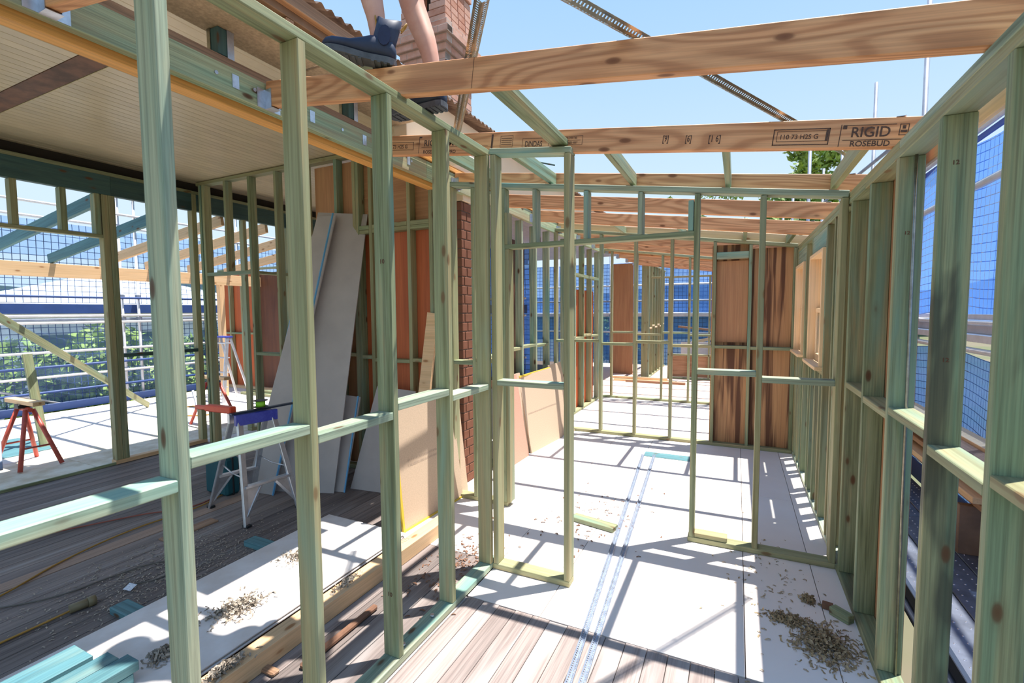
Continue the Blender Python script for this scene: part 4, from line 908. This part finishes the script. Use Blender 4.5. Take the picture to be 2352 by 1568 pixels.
# small far wall on the deck side
t = thing('stud_wall_frame', 'small frame with orange lining seen through the open back wall', 'wall frame', (-9.5, 6.75, 0))
bar('bottom_plate', -10.45, -8.2, 6.7, 6.79, .001, .06, 'pine', t); bar('top_plate', -10.45, -8.2, 6.7, 6.79, 2.56, 2.60, 'green', t)
for x in (-10.45, -10.1, -9.7, -9.3): bar('stud', x, x + .05, 6.7, 6.79, .06, 2.56, 'green', t)
bar('lining_panel', -10.45, -9.27, 6.80, 6.81, .04, 2.56, 'orangeply', t, 0); bar('lining_panel', -9.26, -8.3, 6.80, 6.81, .04, 2.5, 'darkply', t, 0)
for a in (-10.40, -10.05, -9.65): bar('nogging', a, a + (.30 if a < -10.2 else .35), 6.7, 6.79, 1.19, 1.23, 'green', t)
for k, (x, y, z) in enumerate(((-8.2, 6.2, .0), (-8.0, 6.35, .0), (-8.1, 6.28, .051))):
    tag(bar('timber_plank', x - .9, x + .9, y, y + .1, z, z + .05, 'oldgreen'), ['front', 'rear', 'top'][k] + ' green plank stacked by the small far frame', 'plank', 'planks by the far frame')

# ------------------------------------------------------------------ scaffolds and nets
def net_sheet(name, label, fx, u0, u1, z0, z1, film, strand, du, dz, w, nu=50, group=None):
    """rippled cloth plus its woven strands; fx(u, z) -> point"""
    t = thing(name, label, 'netting', fx((u0 + u1) / 2, z0), group)
    bm = bmesh.new(); nz = 14; g = [[bm.verts.new(fx(u0 + (u1 - u0) * i / nu, z0 + (z1 - z0) * j / nz)) for j in range(nz + 1)] for i in range(nu + 1)]
    for i in range(nu):
        for j in range(nz): bm.faces.new((g[i][j], g[i + 1][j], g[i + 1][j + 1], g[i][j + 1]))
    bm_obj('net_cloth', bm, film, t, smooth=True)
    bm = bmesh.new()
    def strip(pts, off):
        off = Vector(off); pv = None
        for p in pts:
            p = Vector(p); c = (bm.verts.new(p - off), bm.verts.new(p + off))
            if pv: bm.faces.new((pv[0], c[0], c[1], pv[1]))
            pv = c
    z = z0
    while z <= z1: strip([fx(u0 + (u1 - u0) * i / nu, z) for i in range(nu + 1)], (0, 0, w / 2)); z += dz
    d = (Vector(fx(u1, z0)) - Vector(fx(u0, z0))).normalized() * (w / 2); u = u0
    while u <= u1: strip([fx(u, z0 + (z1 - z0) * j / nz) for j in range(nz + 1)], d); u += du
    tag(bm_obj('net_strands', bm, strand, t), None, None, None, 'stuff')
    return t
def coupler(p, parent): 
    bm = bmesh.new(); bmesh.ops.create_cone(bm, cap_ends=True, segments=8, radius1=.05, radius2=.05, depth=.07); bm_obj('coupler', bm, 'tube', parent, Matrix.Translation(p))
# right scaffold
sc = thing('scaffold', 'scaffold walkway outside the right wall', 'scaffold', (1.3, 5, -3.3))
for y in (1.9, 4.35, 6.5, 8.6, 11.0, 13.2):
    tube('standard', (1.74, y, -3.3), (1.74, y, 4.9 if y > 6 else 3.2), .024, 'tube', sc); tube('standard', (.92, y, -3.3), (.92, y, -.05 if y < 3 else .05), .024, 'tube', sc)
    tube('transom', (.86, y, -.06), (1.80, y, -.06), .024, 'tube', sc); coupler((1.74, y, 1.31), sc); coupler((1.74, y, 2.63), sc)
for y in (8.6, 11.0, 13.2): tube('standard', (.95, y, .05), (.95, y, 4.2), .024, 'tube', sc)
for z, x, m in ((3.11, 1.76, 'tubew'), (2.63, 1.72, 'tubew'), (1.31, 1.72, 'tubew'), (1.53, 1.78, 'tubew'), (.45, 1.76, 'tube')): tube('ledger', (x, -.5, z), (x, 14, z), .024 if z != 2.63 else .03, m, sc)
tube('ledger', (.92, -.5, -.06), (.92, 14, -.06), .024, 'darksteel', sc)
tube('guard_tube', (1.74, 6.5, 3.60), (1.74, 2.5, 3.62), .024, 'tubew', sc)
tube('guard_tube', (1.74, 6.5, 3.62), (1.60, 12, 3.9), .024, 'tube', sc); coupler((1.74, 6.5, 3.60), sc); tube('guard_tube', (1.3, 6.5, 3.62), (1.9, 6.5, 3.62), .024, 'tube', sc)
for k in range(3):
    for j in range(5):
        x0 = .95 + k * .20; y0 = -.2 + j * 2.4
        dkb = bar('deck_plank', x0, x0 + .195, y0, y0 + 2.39, -.02, .03, 'deckplate', sc, .004)
        if j in (1, 2):
            bm = bmesh.new()
            for a in range(40):
                for c in range(3):
                    r = bmesh.ops.create_cone(bm, cap_ends=True, segments=6, radius1=.006, radius2=.003, depth=.003)
                    bmesh.ops.translate(bm, verts=r['verts'], vec=(x0 + .035 + c * .06, y0 + .05 + a * .058 + (.028 if c % 2 else 0), .0315))
            tag(bm_obj('grip_studs', bm, 'galv', dkb), None, None, None, 'stuff')
bar('toe_board', 1.57, 1.59, -.2, 12, .03, .20, 'navy', sc); bar('deck_plank', 1.70, 2.3, -.5, 14, 1.38, 1.44, 'tubew', sc); bar('deck_plank', 1.80, 1.82, -.5, 14, 1.44, 1.60, 'tubew', sc); bar('deck_edge', .925, .95, -.2, 12, -.03, .045, 'darksteel', sc)
def fr(u, z): return (1.79 + .03 * math.sin(u * 2.3 + z) + .02 * math.sin(u * 5.1) * math.sin(z * 2.2), u, z - .05 * math.sin(u * 1.6) ** 2 * (1 if z > .5 else 0))
net_sheet('scaffold_net', 'upper blue scaffold netting outside the right wall', fr, 1.2, 13.5, 1.62, 3.06, 'netr', 'strandw', .07, .075, .006, 80)
net_sheet('scaffold_net', 'lower blue scaffold netting outside the right wall', fr, 1.2, 13.5, .0, 1.28, 'netr', 'strandl', .07, .075, .006, 80)
tag(bar('net_hem', 1.775, 1.79, 1.2, 13.5, 3.03, 3.08, 'netfold'), 'dark blue hem along the top of the right scaffold netting', 'net hem')
for k, (x, z, m, w_) in enumerate(((1.50, .52, 'brownold', .22), (1.52, .60, 'paleframe', .2), (1.42, .66, 'brownold', .14), (1.56, .68, 'paleframe', .12), (1.46, .44, 'paleframe', .24), (1.50, .36, 'brownold', .16))):
    tag(bar('timber_plank', x - w_ / 2, x + w_ / 2, 3.4 + .1 * k, 7.4 - .12 * k, z, z + .04, m), ['wide brown plank in the middle of the scaffold stack', 'pale plank above the wide brown one on the scaffold', 'top brown plank of the scaffold stack', 'top pale plank of the scaffold stack', 'pale plank below the wide brown one on the scaffold', 'bottom brown plank of the scaffold stack'][k], 'plank', 'timber stacked on the right scaffold')
t = tag(bar('plank_bracket', 1.35, 1.70, 4.0, 4.06, .03, .358, 'fascia'), 'near support under the planks on the scaffold', 'support'); tag(bar('plank_bracket', 1.35, 1.70, 6.4, 6.46, .03, .358, 'fascia'), 'far support under the planks on the scaffold', 'support')
# left scaffold
sl = thing('scaffold', 'scaffold beyond the left deck', 'scaffold', (-10.6, 4, -3.3))
for y in (.9, 2.9, 4.95, 5.22, 7.3, 9.6):
    tube('standard', (-10.62, y, -3.3), (-10.62, y, 3.95), .024, 'tubew', sl)
    for z in (.58, 1.55, 1.98, 3.30): coupler((-10.62, y, z), sl)
for z, m in ((.58, 'tubew'), (1.50, 'tubew'), (1.62, 'tubew'), (1.0, 'tubew'), (1.95, 'navy'), (3.28, 'tubew'), (3.52, 'tubew'), (3.85, 'tubew'), (.32, 'navy'), (.75, 'navy')): tube('ledger', (-10.58, -1, z), (-10.58, 11, z), .022, m, sl)
tube('brace', (-10.66, 2.4, .75), (-10.66, 4.4, -.1), .022, 'tubew', sl)
bar('toe_board', -10.5, -10.48, -1, 11, .0, .13, 'navy', sl); bar('toe_board', -10.7, -10.68, -1, 11, 1.66, 1.83, 'navy', sl)
for k in range(3): bar('deck_plank', -11.4 + k * .24, -11.17 + k * .24, -1, 11, 1.53, 1.57, 'tube', sl)
bar('deck_plank', -11.4, -10.7, -1, 11, -.03, .02, 'darksteel', sl)
def fl2(u, z): return (-10.72 + .03 * math.sin(u * 1.9 + z * 2) + .02 * math.sin(u * 4), u, z)
net_sheet('scaffold_net', 'see-through blue scaffold netting beyond the left deck, lower panel', fl2, -.8, 10.8, .02, 1.48, 'netl', 'strandl', .10, .10, .012, 70)
net_sheet('scaffold_net', 'see-through blue scaffold netting beyond the left deck, middle panel', fl2, -.8, 10.8, 1.85, 2.65, 'netl', 'strandl', .10, .10, .010, 70)
net_sheet('scaffold_net', 'bunched blue scaffold netting beyond the left deck, upper panel', fl2, -.8, 10.8, 2.65, 3.24, 'nettop', 'strandl', .10, .12, .010, 70)
# far end scaffold
se = thing('scaffold', 'scaffold at the far end of the corridor', 'scaffold', (-1.5, 15.4, -3.3))
for x in (-7.5, -5.6, -3.8, -2.4, -1.2, .2): tube('standard', (x, 15.5, -3.3), (x, 15.5, 4.0), .026, 'tube', se)
for z, m in ((1.55, 'tubew'), (1.95, 'tube'), (2.45, 'tubew'), (.95, 'tubew')): tube('ledger', (-8, 15.45, z), (1.6, 15.45, z), .03, m, se)
bar('deck_plank', -8, 1.6, 15.5, 16.1, 1.45, 1.52, 'tubew', se); bar('sheeting', -1.5, 1.0, 14.9, 14.95, -.3, .7, 'fibrow', se)
beam('brace', (-1.4, 15.2, .6), (.4, 15.2, 1.1), .05, .09, 'paleframe', se); beam('brace', (-1.6, 15.0, 1.15), (.5, 15.0, .95), .05, .06, 'brownold', se)
def fe(u, z): return (u, 15.7 + .05 * math.sin(u * 3 + z * 2), z)
net_sheet('scaffold_net', 'blue netting across the far end behind the stud frames', fe, -9, 1.7, -.3, 3.2, 'netf', 'strandl', .12, .12, .012, 50)
# back scaffold seen between the studs of the old room
def fb(u, z): return (u, 10.4 + .05 * math.sin(u * 3 + z * 2), z)
sb_ = thing('scaffold', 'scaffold behind the old house seen between far studs', 'scaffold', (-8, 10.2, -3.3))
for x in (-10.4, -8.6, -7.0, -5.2): tube('standard', (x, 10.2, -3.3), (x, 10.2, 3.6 if x < -6.4 else 3.1), .024, 'tube', sb_)
for z in (.55, 1.55, 1.95): tube('ledger', (-10.6, 10.2, z), (-4.5, 10.2, z), .024, 'tubew', sb_)
bar('toe_board', -10.6, -4.5, 10.26, 10.28, 1.6, 1.8, 'navy', sb_)
net_sheet('scaffold_net', 'dense blue netting behind the old house', fb, -10.6, -4.4, .0, 3.2, 'netr', 'strandl', .12, .12, .012, 40)

# ------------------------------------------------------------------ surroundings
def tree(label, base, h, r, n, mat, seed, sz=.22, group='trees around the site'):
    rr = random.Random(seed); t = thing('tree', label, 'tree', base, group)
    bx_, by_, bz_ = base; tube('trunk', base, (bx_, by_, bz_ + h * .6), .16, 'trunk', t, 8)
    bm = bmesh.new(); cl = [(rr.gauss(0, .45) * r, rr.gauss(0, .45) * r, h * rr.uniform(.45, 1.0), rr.uniform(.25, .5) * r) for _ in range(14)]
    for _ in range(n):
        c = rr.choice(cl); v = Vector((rr.gauss(0, 1), rr.gauss(0, 1), rr.gauss(0, 1))).normalized() * c[3] * rr.random() ** .4
        p = Vector((bx_ + c[0], by_ + c[1], bz_ + c[2])) + v; q = Quaternion((rr.gauss(0, 1), rr.gauss(0, 1), rr.gauss(0, 1), rr.gauss(0, 1))).normalized(); s = sz * rr.uniform(.6, 1.4)
        bm.faces.new([bm.verts.new(p + q @ Vector(k)) for k in ((-s, 0, 0), (0, -s * .4, 0), (s, 0, 0), (0, s * .4, 0))])
    tag(bm_obj('foliage', bm, mat, t), None, None, None, 'stuff')
tree('leafy tree behind the right scaffold above the rafters', (2.7, 26, -3.3), 12.5, 2.0, 5500, 'leaflight', 1, .16)
tree('smaller sparse tree left of the leafy tree above the rafters', (-1.2, 29, -3.3), 13.4, 1.5, 900, 'leaflight', 2, .14)
tree('dark tree low behind the rafter ends on the right', (1.9, 20, -3.3), 8.6, 2.2, 8000, 'leaf', 3, .18)
tree('bushy tree just below the left deck scaffold', (-15.5, 6.2, -3.3), 3.9, 1.9, 9000, 'leaflight', 5, .14)
tree('bushy tree left of the one below the left scaffold', (-17.5, 10.6, -3.3), 3.8, 1.7, 9000, 'leaf', 6, .14)
tree('tree beyond the back scaffold', (-14, 15, -3.3), 5.0, 2.4, 7000, 'leaf', 7, .18)
tree('tree far beyond the corridor end', (-6.5, 27, -3.3), 5.6, 2.6, 7000, 'leaf', 8, .2)
nb = thing('neighbour_house', 'neighbouring house with a large white hip roof seen through the left netting', 'house', (-27, 11, -3.3))
bm = bmesh.new(); v = [bm.verts.new(p) for p in ((-24, 7.2, 1.75), (-24, 20.5, 1.75), (-36, 20.5, 1.75), (-36, 7.2, 1.75), (-29.5, 12.0, 3.5), (-29.5, 15.5, 3.5))]
for f in ((0, 1, 5, 4), (1, 2, 5), (2, 3, 4, 5), (3, 0, 4), (3, 2, 1, 0)): bm.faces.new([v[i] for i in f])
bmesh.ops.recalc_face_normals(bm, faces=bm.faces); bm_obj('roof', bm, 'whiteroof', nb)
bar('wall', -35.5, -24.6, 7.8, 20, -3.3, 1.75, 'whitewall', nb, 0)
for y in (8.5, 11.5, 14.5): q = bar('window', -24.6, -24.55, y, y + 1.4, -.4, .9, 'alu', nb, 0); bar('pane', -24.56, -24.53, y + .08, y + 1.32, -.32, .82, 'darkteal', q, 0)
nb = thing('neighbour_house', 'lower neighbouring house with a pale wall and grey roof left of the white roof', 'house', (-22, 3, -3.3))
bar('wall', -28, -21, -8, 3.6, -3.3, -.3, 'whitewall', nb, 0)
prof('roof', [(-28.6, -.3), (-20.4, -.3), (-24.5, 1.5)], -8.4, 4.0, 'whiteroof', nb)
